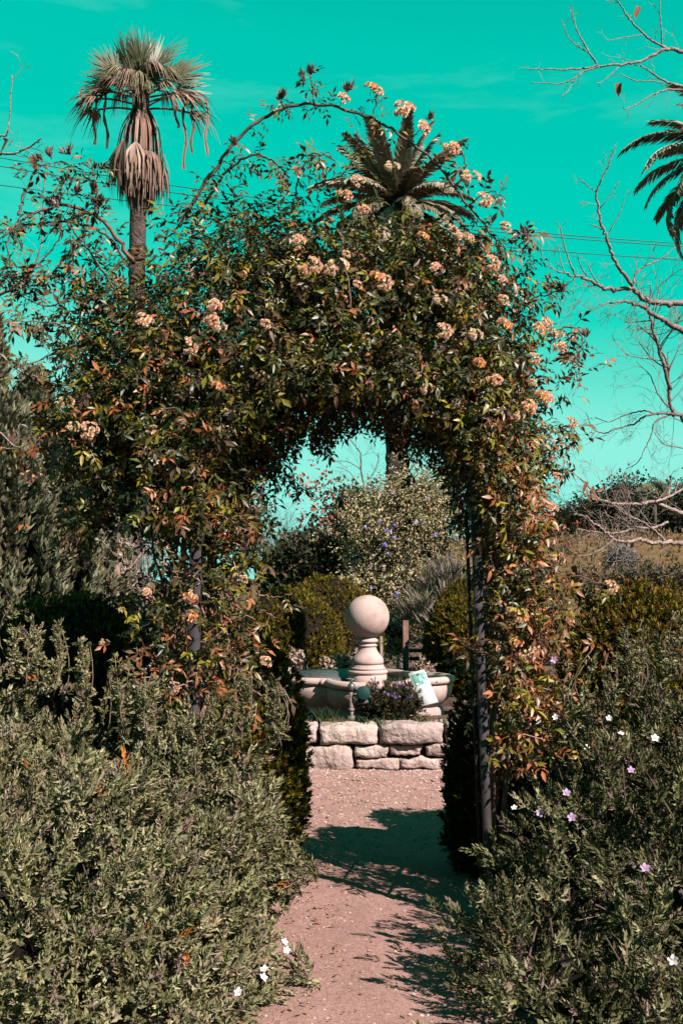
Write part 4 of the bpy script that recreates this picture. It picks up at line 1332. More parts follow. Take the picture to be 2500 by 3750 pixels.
# unopened buds at the tips of the shoots
BM = [tpl_mesh('bud_cluster', blade_spray(R0, 22, .05, .004, 1.0), 'rose_leaf', c) for c in ((.34, .24, .24), (.26, .15, .13), (.18, .12, .08))]
for i, (fx, fy) in enumerate([(710, 165), (645, 225), (120, 355), (150, 350), (225, 385), (95, 365), (180, 440), (215, 440), (228, 470), (130, 470), (700, 180), (540, 330), (795, 205), (1295, 665), (1340, 770), (1215, 535), (990, 270), (60, 640), (160, 620)]):
    p = W(fx * 1.5944, fy * 1.5944, 5.28)
    for k in range(2):
        dd = unit(np.array([rnd.gauss(0, .4), rnd.gauss(-.2, .3), 1]))
        o = link('bud_cluster', BM[(i + k) % 3], rose); place(o, frames(dd[None], np.array([[.2, -1, .1]]))[0], p - dd * .02 + np.array([rnd.gauss(0, .012), 0, 0]), rnd.uniform(.9, 1.35))
cane([(1150, 385), (1145, 330), (1135, 275)], 5.3, 5.28, .005, .003, 16, 200, lf=.7)
cane([(1040, 395), (1030, 370)], 5.3, 5.28, .005, .003, 8, 201, lf=.7)
cane([(1360, 440), (1375, 380), (1380, 350)], 5.3, 5.28, .004, .003, 10, 202, lf=.7)
ROSE_G.obj('foliage', 'rose_leaf', rose, kind='stuff')

# ------------------------------------------------------------------ palms
def fan_frond(r, R=1.15, nseg=26, half=1.9, droop=.25, split=.5, petiole=1.0, dead=False, sag=.0):
    """fan leaf along +x, face +z"""
    t = Tpl()
    s = np.linspace(0, 1, 5)[:, None]
    pp = np.array([petiole, 0, 0]) * s - np.array([0, 0, sag]) * s ** 2
    t.add(strip(pp, np.array([.05, .04, .035, .03, .028])), tint=(1.1, 1.0, .8))
    t.add(strip(pp, np.array([.03, .03, .03, .03, .03]), up=(0, 1, 0)), tint=(1.0, .9, .75))
    base = pp[-1]
    for k in range(nseg):
        a = -half + 2 * half * k / (nseg - 1) + r.uniform(-.03, .03)
        L = R * (1 - .28 * abs(a / half) ** 2) * r.uniform(.88, 1.08)
        dr = droop * r.uniform(.6, 1.5)
        u = np.array([0, .3, .55, .8, 1.0])[:, None]
        d = np.array([math.cos(a), math.sin(a), 0])
        pts = base + d * L * (u - .25 * dr * u ** 3) + np.array([0, 0, -1]) * L * dr * u ** 2.5 + np.array([0, 0, .03 * ((k % 2) * 2 - 1)])
        w0 = .62 * L * .55 * 2 * half / nseg
        sh = r.uniform(.7, 1.25)
        t.add(strip(pts, np.array([.006, w0 * .75, w0 * .9, w0 * .4, .003])), tint=(sh, sh, sh * r.uniform(.85, 1.1)))
    return t.done()

def feather_frond(r, L=3.0, droop=1.0, n=46, leaf=.42):
    """feather leaf: starts along +x, bends towards -z"""
    t = Tpl()
    m = 16
    s = np.linspace(0, 1, m)
    ang = -droop * s ** 1.5
    seg = L / (m - 1)
    pts = np.zeros((m, 3))
    for i in range(1, m):
        pts[i] = pts[i - 1] + seg * np.array([math.cos(ang[i]), 0, math.sin(ang[i])])
    t.add(strip(pts, np.linspace(.05, .008, m), up=(0, 0, 1)), tint=(1.5, 1.2, .9))
    t.add(strip(pts, np.linspace(.04, .008, m), up=(0, 1, 0)), tint=(1.4, 1.15, .85))
    for k in range(n):
        f = .08 + .92 * k / (n - 1)
        i = min(int(f * (m - 1)), m - 2); u = f * (m - 1) - i
        p = pts[i] + (pts[i + 1] - pts[i]) * u
        tn = unit(pts[i + 1] - pts[i]); up = np.cross(tn, [0, 1, 0]) * -1
        l = leaf * (.45 + .55 * math.sin(math.pi * min(f * .9 + .12, 1))) * r.uniform(.85, 1.1)
        for sg in (-1, 1):
            d = unit(np.array([0, sg, 0]) * .75 + tn * .75 + up * r.uniform(.15, .45))
            q = np.array([p, p + d * l * .55 + np.array([0, 0, -.02 * l]), p + d * l + np.array([0, 0, -.16 * l])])
            sh = r.uniform(.75, 1.2)
            t.add(strip(q, np.array([.02, .032, .004]), up=unit(np.cross(d, tn) + .3 * np.array([r.gauss(0, 1) for _ in range(3)]))), tint=(sh, sh, sh))
    return t.done()

def dir_frame(az, el, roll=0):
    """x along azimuth (0 = right, 90 = away) and elevation, z on the upper side"""
    d = np.array([math.cos(el) * math.cos(az), math.cos(el) * math.sin(az), math.sin(el)])
    up = np.array([-math.sin(el) * math.cos(az), -math.sin(el) * math.sin(az), math.cos(el)])
    M = frames(d[None], up[None])[0]
    return M @ rot_x(roll)

# fan palm with a skirt of dead leaves
FD = 35.0
fp = thing('fan_palm', 'tall fan palm with a shaggy skirt of dead leaves on its trunk', 'palm tree', (*W(500, 960, FD)[:2], 0))
cx, cy, cz = W(517, 350, FD)
tx0 = W(500, 960, FD)[0]
g = Geo()
zz = np.linspace(-.2, cz + .2, 60)
rr = .28 + .05 * np.exp(-zz / 2) + .012 * np.sin(zz * 21) + .0 * zz
g.tube(np.stack([tx0 + (cx - tx0) * np.clip(zz / cz, 0, 1) ** 3, np.full_like(zz, cy), zz], -1), rr, 18)
g.obj('trunk', 'palm_trunk', fp, smooth=True)
LIVE = [(.17, .16, .085), (.28, .235, .15), (.095, .10, .045)]
DEAD = [(.40, .235, .175), (.30, .17, .125), (.50, .325, .26)]
RP = random.Random(5)
FANL = [tpl_mesh('frond', fan_frond(RP, 1.3, 24, .82, .22, petiole=1.05), 'palm_leaf', LIVE[i % 3]) for i in range(3)]
FANL2 = [tpl_mesh('frond', fan_frond(RP, 1.2, 28, 1.5, .32, petiole=1.0), 'palm_leaf', LIVE[i % 3]) for i in range(3)]
FAND = [tpl_mesh('dead_frond', fan_frond(RP, .9, 26, 1.5, .8, petiole=1.3, sag=.35), 'straw', DEAD[i % 3]) for i in range(3)]
R2D = math.radians
top = np.array([cx, cy, cz])
# (image-plane angle from straight up, lean towards viewer, kind, size)
for i, (a, tw, kind, s) in enumerate([(-62, -5, 0, 1.12), (-47, 14, 0, 1.05), (-33, -12, 0, 1.12), (-19, 12, 0, 1.08), (-6, -12, 0, 1.18), (4, 30, 0, 1.05), (16, -8, 0, 1.18), (31, 10, 0, 1.15), (46, -10, 0, 1.1), (63, 6, 0, 1.2), (80, 0, 0, 1.08), (-77, 5, 0, 1.0), (-50, 42, 1, .72), (-18, 52, 1, .7), (22, 52, 1, .75), (52, 38, 1, .8), (0, 25, 1, .8)]):
    a, tw = R2D(a), R2D(tw)
    d = np.array([math.sin(a) * math.cos(tw), -math.sin(tw), math.cos(a) * math.cos(tw)])
    nn = np.array([0, -1, .35]) + .5 * np.array([RP.gauss(0, 1), 0, RP.gauss(0, .5)])
    if kind: nn = np.array([.35 * math.sin(a) + RP.gauss(0, .2), -1, .45])
    o = link('frond', (FANL2 if kind else FANL)[i % 3], fp); place(o, frames(unit(d)[None], unit(nn)[None])[0], top + np.array([0, 0, -.1]), s * .92)
for i, (a, tw, s, dz) in enumerate([(-66, 12, .95, -.1), (-74, 22, 1.15, -.3), (-70, -8, 1.2, -.45), (68, 12, 1.15, -.25), (76, -8, 1.25, -.4), (66, 32, 1.1, -.45), (-4, 70, .62, -.1), (-58, 40, .8, .05), (64, 35, .75, .1)]):
    a, tw = R2D(a), R2D(tw)
    d = np.array([math.sin(a) * math.cos(tw), -math.sin(tw), math.cos(a) * math.cos(tw) + .05])
    nn = np.array([0, -.2, 1.0]) if abs(math.sin(a)) > .5 else np.array([0, -1, .6])
    o = link('dead_frond', FAND[i % 3], fp); place(o, frames(unit(d)[None], unit(nn)[None])[0], top + np.array([0, 0, -.1 + dz]), s * .95)
FANH = [tpl_mesh('dead_frond', fan_frond(RP, .72, 30, 1.7, 1.15, petiole=.95, sag=.1), 'straw', c) for c in ((.34, .27, .17), (.42, .28, .21), (.26, .23, .13))]
for i, (a, tw, s_, dz) in enumerate([(-50, 35, .9, .35), (-30, 60, .85, .2), (-8, 75, .8, .1), (18, 68, .85, .15), (42, 45, .95, .35), (60, 20, 1.0, .45), (-62, 5, .95, .4), (-72, -30, .9, .2), (70, -30, .9, .2), (8, 80, .7, -.25), (-35, 55, .8, -.1), (38, 58, .8, -.1)]):
    a, tw = R2D(a), R2D(tw)
    d = np.array([math.sin(a) * math.cos(tw), -math.sin(tw), math.cos(a) * math.cos(tw) * .6 + .1])
    o = link('dead_frond', FANH[i % 3], fp); place(o, frames(unit(d)[None], unit(np.array([.2 * math.sin(a), -.25, 1.0]))[None])[0], top + np.array([0, 0, dz]), s_)
# hanging shreds under the outer dead leaves
for i, (px, y0, y1) in enumerate([(350, 340, 530), (382, 340, 545), (300, 320, 400), (675, 380, 620), (708, 380, 560), (758, 360, 570), (640, 360, 470), (330, 330, 440)]):
    g = Geo()
    a_ = np.linspace(0, 1, 9)[:, None]
    pts = W(px, y0, FD) * (1 - a_) + W(px + RP.uniform(-6, 12), y1, FD) * a_ + np.array([.05, 0, 0]) * np.sin(a_ * 9 + i)
    v, t_, q = strip(pts, .03 + .03 * np.sin(np.linspace(0, 1, 9) * 14 + i) ** 2, up=(0, 1, 0)); g.add(v, None, q, DEAD[i % 3])
    v, t_, q = strip(pts + .01, .03, up=(1, 0, 0)); g.add(v, None, q, DEAD[(i + 1) % 3])
    g.obj('shred', 'straw', fp)
# skirt
zt, zm, zb = W(517, 392, FD)[2], W(517, 560, FD)[2], W(517, 700, FD)[2]
k = 0
for ring, (n_, r_top, r_mid, r_bot, zoff) in enumerate([(15, .20, .72, .92, 0), (13, .18, .55, .78, -.25), (10, .16, .45, .55, -.5)]):
    for i in range(n_):
        a = i / n_ * 6.283 + ring * .3 + RP.uniform(-.15, .15)
        rad = np.array([math.cos(a), math.sin(a), 0])
        zmm, zbb = zm + zoff * .6 + RP.uniform(-.25, .25), zb + zoff + RP.uniform(-.15, .35)
        p0 = np.array([cx, cy, zt + RP.uniform(-.1, .1)]) + rad * r_top
        p1 = np.array([tx0 * .35 + cx * .65, cy, zmm]) + rad * r_mid
        mid = (p0 + p1) / 2 + rad * .12
        g = Geo()
        pts = smooth_path([p0, mid, p1], 8)
        cc = np.array(DEAD[k % 3]) * RP.uniform(.75, 1.2)
        v, t_, q = strip(pts, np.linspace(.065, .045, 8), up=rad); g.add(v, None, q, cc * 1.15)
        g.tube(pts, np.linspace(.025, .02, 8), 4, cc)
        p2 = np.array([tx0 * .5 + cx * .5, cy, zbb]) + rad * r_bot
        tang = np.array([-math.sin(a), math.cos(a), 0])
        for j in range(13):
            f = -1 + 2 * j / 12
            u = np.linspace(0, 1, 6)[:, None]
            tip = p2 + tang * f * .26 + np.array([0, 0, .25 * abs(f) + RP.uniform(-.45, .35)]) + rad * RP.uniform(-.18, .12) + tang * RP.uniform(-.08, .08)
            bul = rad * .10 + tang * f * .16
            pp = p1 * (1 - u) + tip * u + bul * np.sin(u * math.pi) * .8
            sh = RP.uniform(.65, 1.3)
            v, t_, q = strip(pp, np.array([.012, .035, .045, .035, .02, .004]), up=rad + .3 * tang * RP.uniform(-1, 1)); g.add(v, None, q, cc * sh)
        g.obj('skirt_frond', 'straw', fp)
        k += 1

def date_palm(label, px, py, D, n, L, seed, els, tr=.42, base=0.0, drp=(.35, .75, 1.2, 1.5)):
    r = random.Random(seed)
    x, y, z = W(px, py, D)
    t = thing('date_palm', label, 'palm tree', (x, y, base))
    g = Geo()
    zz = np.linspace(base - .3, z - .2, 70)
    g.tube(np.stack([np.full_like(zz, x), np.full_like(zz, y), zz], -1), tr + .03 * np.sin(zz * 17), 20)
    g.obj('trunk', 'palm_trunk', t, smooth=True)
    # boot: the orange swelling under the crown
    g = Geo(); g.lathe([(tr, z - 1.3), (tr * 1.25, z - .8), (tr * 1.3, z - .3), (tr * .8, z + .1), (tr * .2, z + .45), (0, z + .5)], 18, (x, y))
    V_ = g.v[0]; V_ += .05 * Noise(seed)(V_, .4)[:, None]
    g.obj('crown_base', 'old_wood', t, smooth=True)
    PC = [(.36, .30, .19), (.56, .47, .34), (.24, .20, .12)]
    ms = {}
    for i in range(n):
        f = (i + .5) / n
        el = els[0] + (els[1] - els[0]) * f ** .9
        az = i * 2.39996 + r.uniform(-.2, .2)
        key = (min(int(f * 4), 3), i % 3)
        if key not in ms:
            ms[key] = tpl_mesh('frond', feather_frond(r, L * r.uniform(.9, 1.05), drp[key[0]], 84, .5), 'palm_leaf', PC[key[1]])
        o = link('frond', ms[key], t)
        place(o, dir_frame(az, el, r.uniform(-.3, .3)), (x, y, z), r.uniform(.85, 1.08))
    return t
date_palm('feather palm rising behind the top of the rose arch', 1450, 755, 40, 66, 3.3, 8, (R2D(80), R2D(-40)), drp=(.45, 1.0, 1.5, 1.6))
date_palm('feather palm with drooping fronds at the far right edge', 2735, 600, 30, 70, 3.7, 9, (R2D(75), R2D(-55)), tr=.45, drp=(.9, 1.4, 1.8, 1.9))

# ------------------------------------------------------------------ bare trees
def twiggy(g, p, d, L, r, rng, depth, col, curl=.25, up=.12, kids=3, leaves=None):
    n = 4
    pts = [p]
    dd = d.copy()
    for i in range(n):
        dd = unit(dd + curl * rng.normal(size=3) * .5 + np.array([0, 0, up]) * .3)
        pts.append(pts[-1] + dd * L / n)
    pts = np.array(pts)
    g.tube(pts, np.linspace(r, r * .45, n + 1), 5 if r > .008 else 3, col * rng.uniform(.85, 1.15), cap=False)
    if depth > 0:
        for k in range(kids):
            f = rng.uniform(.25, 1)
            i = min(int(f * n), n - 1)
            q = pts[i] + (pts[i + 1] - pts[i]) * (f * n - i)
            ax = unit(pts[i + 1] - pts[i])
            sd = unit(np.cross(ax, rng.normal(size=3)))
            nd = unit(ax * rng.uniform(.6, 1.0) + sd * rng.uniform(.5, .9))
            twiggy(g, q, nd, L * rng.uniform(.45, .7), max(r * .6, .0016), rng, depth - 1, col, curl, up, kids, leaves)

def bare_tree(name, label, cat, limbs, base, seed, col=(1.6, 1.5, 1.45), group=None, trunk=None, tw=(6, .5, 2, 3), dleaf=0, bark='bark'):
    rng = np.random.default_rng(seed)
    t = thing(name, label, cat, base, group)
    col = np.array(col, float) * .85
    limbs = [(a, b, c, d * .8, e_ * .85, f_, g_) for (a, b, c, d, e_, f_, g_) in limbs]
    if trunk:
        g = Geo(); sp = smooth_path(trunk[0], 16); g.tube(sp, np.linspace(trunk[1], trunk[2], 16), 12, col); g.obj('trunk', bark, t, smooth=True)
    gt = Geo()
    lf = []
    for (pxs, D0, D1, r0, r1, ntw, tl) in limbs:
        k = len(pxs)
        pts = np.array([W(a, b, D0 + (D1 - D0) * i / (k - 1)) for i, (a, b) in enumerate(pxs)])
        sp = smooth_path(pts, 6 * k)
        sp[1:-1] += rng.normal(size=(len(sp) - 2, 3)) * r0 * .25
        g = Geo(); g.tube(sp, np.linspace(r0, r1, len(sp)), 7, col * rng.uniform(.9, 1.1)); g.obj('limb', bark, t, smooth=True)
        for j in range(ntw):
            f = .1 + .9 * (j + rng.random()) / ntw
            i = min(int(f * (len(sp) - 1)), len(sp) - 2)
            ax = unit(sp[i + 1] - sp[i])
            sd = unit(np.cross(ax, rng.normal(size=3) * np.array([.4, 1, .4])))
            nd = unit(ax * .75 + sd * rng.uniform(.5, 1.0))
            nd[1] *= .5
            twiggy(gt, sp[i], unit(nd), tl * rng.uniform(.5, 1.2), max(r1 * .8, .0022), rng, tw[2], col, kids=tw[3])
            lf.append(sp[i] + nd * tl * .6)
    gt.obj('twigs', bark, t, kind='stuff')
    spots = [W(*q_) for q_ in dleaf] if isinstance(dleaf, list) else [lf[rng.integers(len(lf))] for _ in range(dleaf)]
    for p in spots:
        v, tt, q = leaf_verts(.085, .34, .2, .9)
        v[:, 2] += .12 * np.abs(v[:, 1]) + .012 * np.sin(v[:, 0] * 90)
        gl = Geo(); gl.add(v @ (rot_z(rng.uniform(0, 6.28)) @ rot_y(1.0)).T + p, tt, q, np.array([.34, .13, .07]) * rng.uniform(.7, 1.2)); gl.obj('dead_leaf', 'dull_leaf', t)
    return t
# branches reaching in from the upper right
def z2(pts): return [(1250 + a / 1.2544, b / 1.2544) for a, b in pts]
bare_tree('bare_tree', 'bare pale branches with withered leaves reaching in above the right palm', 'tree', [
    (z2([(1700, 290), (1568, 240), (1490, 225), (1400, 268), (1330, 290), (1180, 305), (1020, 320), (860, 322)]), 8.2, 8.0, .022, .004, 7, .16),
    (z2([(1180, 305), (1110, 330), (1060, 365), (990, 385), (870, 378)]), 8.0, 7.9, .009, .003, 3, .12),
    (z2([(1062, 365), (1045, 410), (1012, 442)]), 8.0, 7.9, .005, .003, 1, .06),
    (z2([(1170, 290), (1130, 230), (1085, 150), (1060, 80), (1058, 30)]), 8.0, 7.9, .010, .003, 3, .1),
    (z2([(1130, 240), (1080, 210), (1040, 170), (1008, 92)]), 8.0, 7.9, .006, .003, 2, .08),
    (z2([(1500, 225), (1430, 190), (1380, 150), (1330, 100), (1290, 40), (1262, -5)]), 8.2, 8.0, .012, .005, 4, .12),
    (z2([(1380, 160), (1310, 170), (1260, 180), (1215, 188)]), 8.1, 8.0, .005, .003, 2, .08),
    (z2([(1470, 210), (1468, 150), (1460, 60), (1462, -10)]), 8.2, 8.1, .008, .004, 2, .1),
    (z2([(1650, 420), (1568, 400), (1480, 370), (1420, 330), (1370, 300)]), 8.3, 8.1, .014, .005, 5, .15),
    (z2([(1620, 420), (1520, 410), (1450, 425), (1390, 460), (1310, 500), (1290, 490)]), 8.2, 8.0, .012, .003, 5, .12),
    (z2([(1270, 310), (1230, 345), (1190, 380), (1168, 378)]), 8.0, 7.9, .006, .003, 2, .07),
    (z2([(1280, 340), (1350, 370), (1420, 372), (1480, 380)]), 8.0, 8.1, .005, .005, 2, .08),
    ], (2.75, 8.3, 0), 300, (1.45, 1.35, 1.32), trunk=([(2.75, 8.3, -.1), (2.8, 8.3, 2), (2.78, 8.3, 4.2), (3.1, 8.3, 6.0), (3.2, 8.3, 7.5)], .13, .05), tw=(6, .5, 1, 2), dleaf=[(2325, 22, 8.0), (2262, 305, 7.9)])
def z3(pts): return [(1900 + a / 2.6133, 500 + b / 2.6133) for a, b in pts]
def z4(pts): return [(1900 + a / 2.6133, 1300 + b / 2.6133) for a, b in pts]
bare_tree('bare_tree', 'large bare tree with spreading grey limbs at the right', 'tree', [
    (z3([(1800, 1580), (1568, 1600), (1400, 1590), (1250, 1580), (1150, 1510), (1080, 1460), (900, 1470), (760, 1430), (640, 1360), (540, 1340), (440, 1310), (260, 1235)]), 11.3, 10.6, .045, .006, 16, .35),
    (z3([(1090, 1430), (990, 1300), (900, 1150), (840, 970), (780, 830), (760, 700), (735, 540), (790, 400), (860, 260), (918, 85)]), 10.9, 10.6, .026, .005, 5, .18),
    (z3([(735, 530), (680, 490), (575, 400)]), 10.8, 10.7, .008, .004, 1, .08),
    (z3([(768, 690), (840, 600), (960, 425)]), 10.8, 10.7, .007, .003, 2, .08),
    (z3([(845, 940), (900, 840), (985, 680), (1000, 575)]), 10.8, 10.7, .008, .003, 2, .08),
    (z3([(790, 890), (740, 860), (675, 840)]), 10.8, 10.7, .009, .004, 1, .08),
    (z3([(530, 1330), (470, 1170), (420, 1000), (390, 870), (350, 815)]), 10.7, 10.6, .011, .004, 2, .08),
    (z3([(440, 1310), (400, 1210), (370, 1035)]), 10.7, 10.6, .008, .004, 1, .06),
    (z3([(650, 1340), (590, 1250), (555, 1120)]), 10.7, 10.6, .009, .004, 1, .08),
    (z3([(750, 1400), (690, 1310), (640, 1190)]), 10.7, 10.6, .009, .004, 2, .1),
    (z3([(1090, 1400), (1120, 1310), (1200, 1240), (1340, 1180), (1500, 1060)]), 11, 11.2, .016, .006, 4, .2),
    (z3([(1900, 2100), (1568, 1870), (1380, 1760), (1220, 1660), (1080, 1590), (920, 1580), (760, 1610)]), 12.0, 11.2, .05, .005, 14, .4),
    (z3([(1440, 2420), (1380, 2200), (1320, 1980), (1260, 1780), (1230, 1640)]), 12.4, 12.0, .03, .012, 13, .45),
    ], (4.6, 12.0, 0), 301, (1.3, 1.22, 1.2), trunk=([(4.6, 12, -.1), (4.55, 12, 1.6), (4.4, 11.9, 2.8), (4.55, 11.7, 3.6), (4.9, 11.6, 5.5)], .22, .08), tw=(6, .5, 2, 3), dleaf=0)
bare_tree('bare_tree', 'slender bare tree with downswept twigs behind the large bare tree', 'tree', [
    (z4([(1700, 1150), (1568, 610), (1470, 560), (1430, 350), (1420, 100), (1340, -60), (1280, -200)]), 13.5, 13.0, .04, .008, 14, .55),
    (z4([(1470, 565), (1330, 560), (1200, 590), (1090, 660), (940, 700), (800, 750), (690, 690), (640, 550)]), 13.0, 12.8, .020, .004, 9, .35),
    (z4([(1330, 570), (1190, 535), (1000, 580), (860, 640), (720, 595)]), 13.0, 12.8, .014, .004, 6, .25),
    (z4([(1440, 570), (1300, 640), (1260, 770), (1200, 900), (1130, 1030), (1020, 1090)]), 13.0, 12.9, .014, .004, 5, .25),
    (z4([(1430, 500), (1330, 380), (1250, 200), (1120, 60)]), 13.0, 12.8, .014, .004, 7, .35),
    (z4([(1640, 900), (1500, 880), (1380, 850), (1290, 740)]), 13.2, 13.0, .012, .004, 6, .35),
    ], (5.0, 13.6, 0), 302, (1.05, .98, .98), trunk=([(5.0, 13.6, -.1), (4.95, 13.6, 1.5), (4.85, 13.55, 3.0)], .12, .06), tw=(6, .5, 2, 3))
bare_tree('bare_tree', 'low bare tree with whitish horizontal boughs before the brown hill', 'tree', [
    (z4([(1800, 1830), (1568, 1805), (1400, 1790), (1240, 1790), (1150, 1760), (1040, 1790), (900, 1760), (760, 1650), (640, 1560), (520, 1520), (420, 1500)]), 9.6, 9.2, .030, .004, 16, .3),
    (z4([(1750, 1560), (1568, 1520), (1420, 1460), (1290, 1410), (1200, 1415), (1050, 1425), (900, 1420), (760, 1370), (650, 1250), (560, 1160), (470, 1090)]), 9.8, 9.3, .026, .004, 16, .3),
    (z4([(1300, 1400), (1400, 1370), (1560, 1290), (1700, 1230)]), 9.6, 9.8, .014, .01, 4, .2),
    (z4([(1420, 1600), (1260, 1660), (1120, 1650), (950, 1700), (800, 1700), (640, 1680), (480, 1640)]), 9.6, 9.2, .016, .004, 14, .3),
    (z4([(1390, 1770), (1270, 1660), (1100, 1560), (960, 1480), (850, 1390)]), 9.5, 9.3, .014, .004, 10, .25),
    (z4([(900, 1760), (780, 1860), (620, 1920), (470, 1870), (380, 1700)]), 9.3, 9.2, .008, .003, 5, .2),
    ], (3.6, 9.8, 0), 303, (1.75, 1.6, 1.55), trunk=([(3.6, 9.8, -.1), (3.55, 9.8, 1.0), (3.5, 9.8, 2.2), (3.7, 9.85, 3.2)], .13, .05), tw=(6, .5, 2, 3), dleaf=5)
bare_tree('bare_tree', 'bare branches with a few rusty leaves hanging in behind the left sprays', 'tree', [
    ([(-220, 700), (-60, 560), (0, 565), (60, 560), (120, 530), (155, 505)], 7.2, 7.0, .016, .005, 3, .12),
    ([(-150, 640), (-40, 560), (0, 500), (30, 480), (45, 275)], 7.3, 7.1, .012, .004, 2, .12),
    ([(-200, 1200), (-60, 1100), (40, 1060), (110, 1000), (200, 900), (230, 840)], 7.3, 7.0, .016, .004, 6, .2),
    ([(-200, 1180), (0, 1080), (90, 1040), (150, 900), (160, 730), (170, 600)], 7.3, 7.0, .012, .004, 6, .2),
    ([(-180, 1300), (-20, 1290), (60, 1350), (150, 1380), (230, 1340)], 7.2, 7.0, .012, .004, 4, .15),
    ([(-180, 1500), (-20, 1570), (60, 1635), (140, 1600), (180, 1540)], 7.2, 7.0, .010, .004, 3, .12),
    ([(-180, 1650), (-30, 1640), (70, 1640), (150, 1600)], 7.1, 6.9, .009, .003, 3, .12),
    ([(-160, 1000), (-20, 990), (80, 1000), (190, 960)], 7.1, 6.9, .009, .003, 4, .15),
    ], (-3.1, 7.3, 0), 304, (1.5, 1.35, 1.3), trunk=([(-3.1, 7.3, -.1), (-3.05, 7.3, 1.5), (-2.95, 7.3, 3.2), (-3.0, 7.3, 5)], .12, .05), tw=(6, .5, 2, 2), dleaf=12)
bare_tree('bare_shrub', 'pale leafless shrub between the left arch leg and the hedge', 'shrub', [
    ([(430, 2200), (425, 2120), (440, 2000), (445, 1980)], 9.0, 9.0, .04, .03, 2, .2), ([(395, 2200), (400, 2100), (380, 2040), (330, 2000)], 9.0, 9.0, .02, .008, 5, .3),
    ([(460, 2180), (520, 2120), (590, 2110)], 9.0, 9.0, .014, .006, 4, .2), ([(430, 2120), (500, 2050), (560, 1950)], 9.0, 9.0, .016, .006, 7, .35), ([(400, 2130), (340, 2080), (300, 1990)], 9.0, 9.0, .014, .005, 6, .3)],
    (*W(430, 2200, 9.0)[:2], 0), 305, (1.9, 1.7, 1.6), trunk=([W(430, 2200, 9.0) * np.array([1, 1, 0]), W(430, 2320, 9.0), W(430, 2190, 9.0)], .05, .04), tw=(6, .5, 2, 3))

# ------------------------------------------------------------------ conifers on the left
JUN = [blade_spray(R0, 12, .09, .010, .75) for _ in range(6)]
def conifer(label, px, ptop, D, rad, seed, n=5000):
    x, y, z = W(px, ptop, D)
    t = thing('conifer', label, 'conifer', (x, y, 0), 'conifers behind the left sprays')
    rg = np.random.default_rng(seed)
    f = rg.random(n) ** .8
    a = rg.uniform(0, 6.28, n)
    nz_ = Noise(seed)
    pr = np.stack([np.cos(a), np.sin(a), 2.2 * f], -1)
    lump = 1 + .26 * nz_(pr, .9) + .30 * nz_(pr * np.array([1, 1, .35]), .42)
    R = rad * np.clip((1 - f) ** .55, .04, 1) * lump * (1 - .22 * rg.random(n) ** 2)
    p = np.stack([x + R * np.cos(a), y + R * np.sin(a), .1 + f * (z - .1)], -1)
    nr = np.stack([np.cos(a), np.sin(a), 0 * a], -1)
    d = unit(nr * .45 + np.array([0, 0, .95]) + .3 * rand_dirs(n, rg))
    M = frames(d, nr + .3 * rand_dirs(n, rg))
    C = palette(n, [(.27, .265, .15), (.36, .335, .21), (.17, .175, .095), (.40, .29, .20)], [4, 3, 3, 1], rg)
    g = Geo(); k = rg.integers(0, 6, n)
    for i in range(6):
        s = k == i
        g.scatter(JUN[i], M[s], p[s], rg.uniform(.85, 1.5, s.sum()), C[s])
    g.obj('foliage', 'dull_leaf', t, kind='stuff')
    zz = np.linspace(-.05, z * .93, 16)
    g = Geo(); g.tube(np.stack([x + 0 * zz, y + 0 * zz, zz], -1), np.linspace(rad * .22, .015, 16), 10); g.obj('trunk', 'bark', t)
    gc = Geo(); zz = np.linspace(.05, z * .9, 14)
    gc.tube(np.stack([x + 0 * zz, y + 0 * zz, zz], -1), np.maximum(rad * (1 - zz / z) ** .55 * .62, .02), 14); gc.obj('shade_core', 'shade_fill', t, smooth=True)  # added dark cone in place of the shaded inside of the tree
conifer('tallest conifer, cut by the left edge beside the bare branches', -110, 860, 9.6, .48, 401, 4800)
conifer('conifer with a slim pointed tip left of the rose', 128, 1395, 9.2, .42, 402, 3900)
conifer('stout conifer next to the pale leafless shrub', 225, 1560, 8.8, .45, 403, 3900)
conifer('low conifer in front of the tallest one', 20, 1480, 8.4, .50, 404, 4500)
conifer('small conifer half hidden by the left rose foliage', 330, 1560, 9.8, .42, 405, 2800)

# ------------------------------------------------------------------ trees and shrubs behind the fountain
CL = [leaf_clump(R0, 13, .055, .22, .06) for _ in range(5)]
def px_blob(px, py, rx, rz, D, ry):
    x, y, z = W(px, py, D); s = D / F_PX
    return (x, y, z, rx * s, ry, rz * s)
t, b = leafy('flowering_shrub', 'tall cream-leaved shrub dotted with blue flowers behind the fountain', 'shrub',
      [px_blob(1480, 1890, 220, 160, 16, .8), px_blob(1390, 1990, 160, 180, 16, .7), px_blob(1570, 1990, 130, 190, 16, .7), px_blob(1370, 2150, 110, 140, 15.6, .5), px_blob(1530, 1830, 140, 90, 16, .6), px_blob(1480, 2160, 120, 130, 15.6, .5), px_blob(1440, 2330, 110, 120, 15.2, .5)],
      4300, CL, [(.58, .46, .25), (.68, .55, .34), (.42, .35, .16), (.28, .24, .11), (.52, .40, .27)], [4, 2, 3, 1.5, 2], 'dull_leaf', loc=(*W(1470, 2200, 16)[:2], .2), seed=500, depth=.4, noise_amp=.22, nscale=.6, core=.55, inner=-.5, zmin=.3, size=(.8, 1.3))
bm_ = [tpl_mesh('flower_cluster', leaf_clump(R0, 6, .045, .4, .006), 'petal', c) for c in ((.20, .19, .55), (.32, .29, .56))]
for k in range(36):
    px, py = rnd.uniform(1280, 1680), rnd.uniform(1720, 2300)
    h = b.hit(px, py)
    if h:
        o = link('flower_cluster', bm_[k % 2], t); place(o, rot_z(rnd.uniform(0, 6)) @ rot_x(rnd.uniform(0, 3)), h[1] - ray(px, py) * .12, rnd.uniform(.7, 1.3))
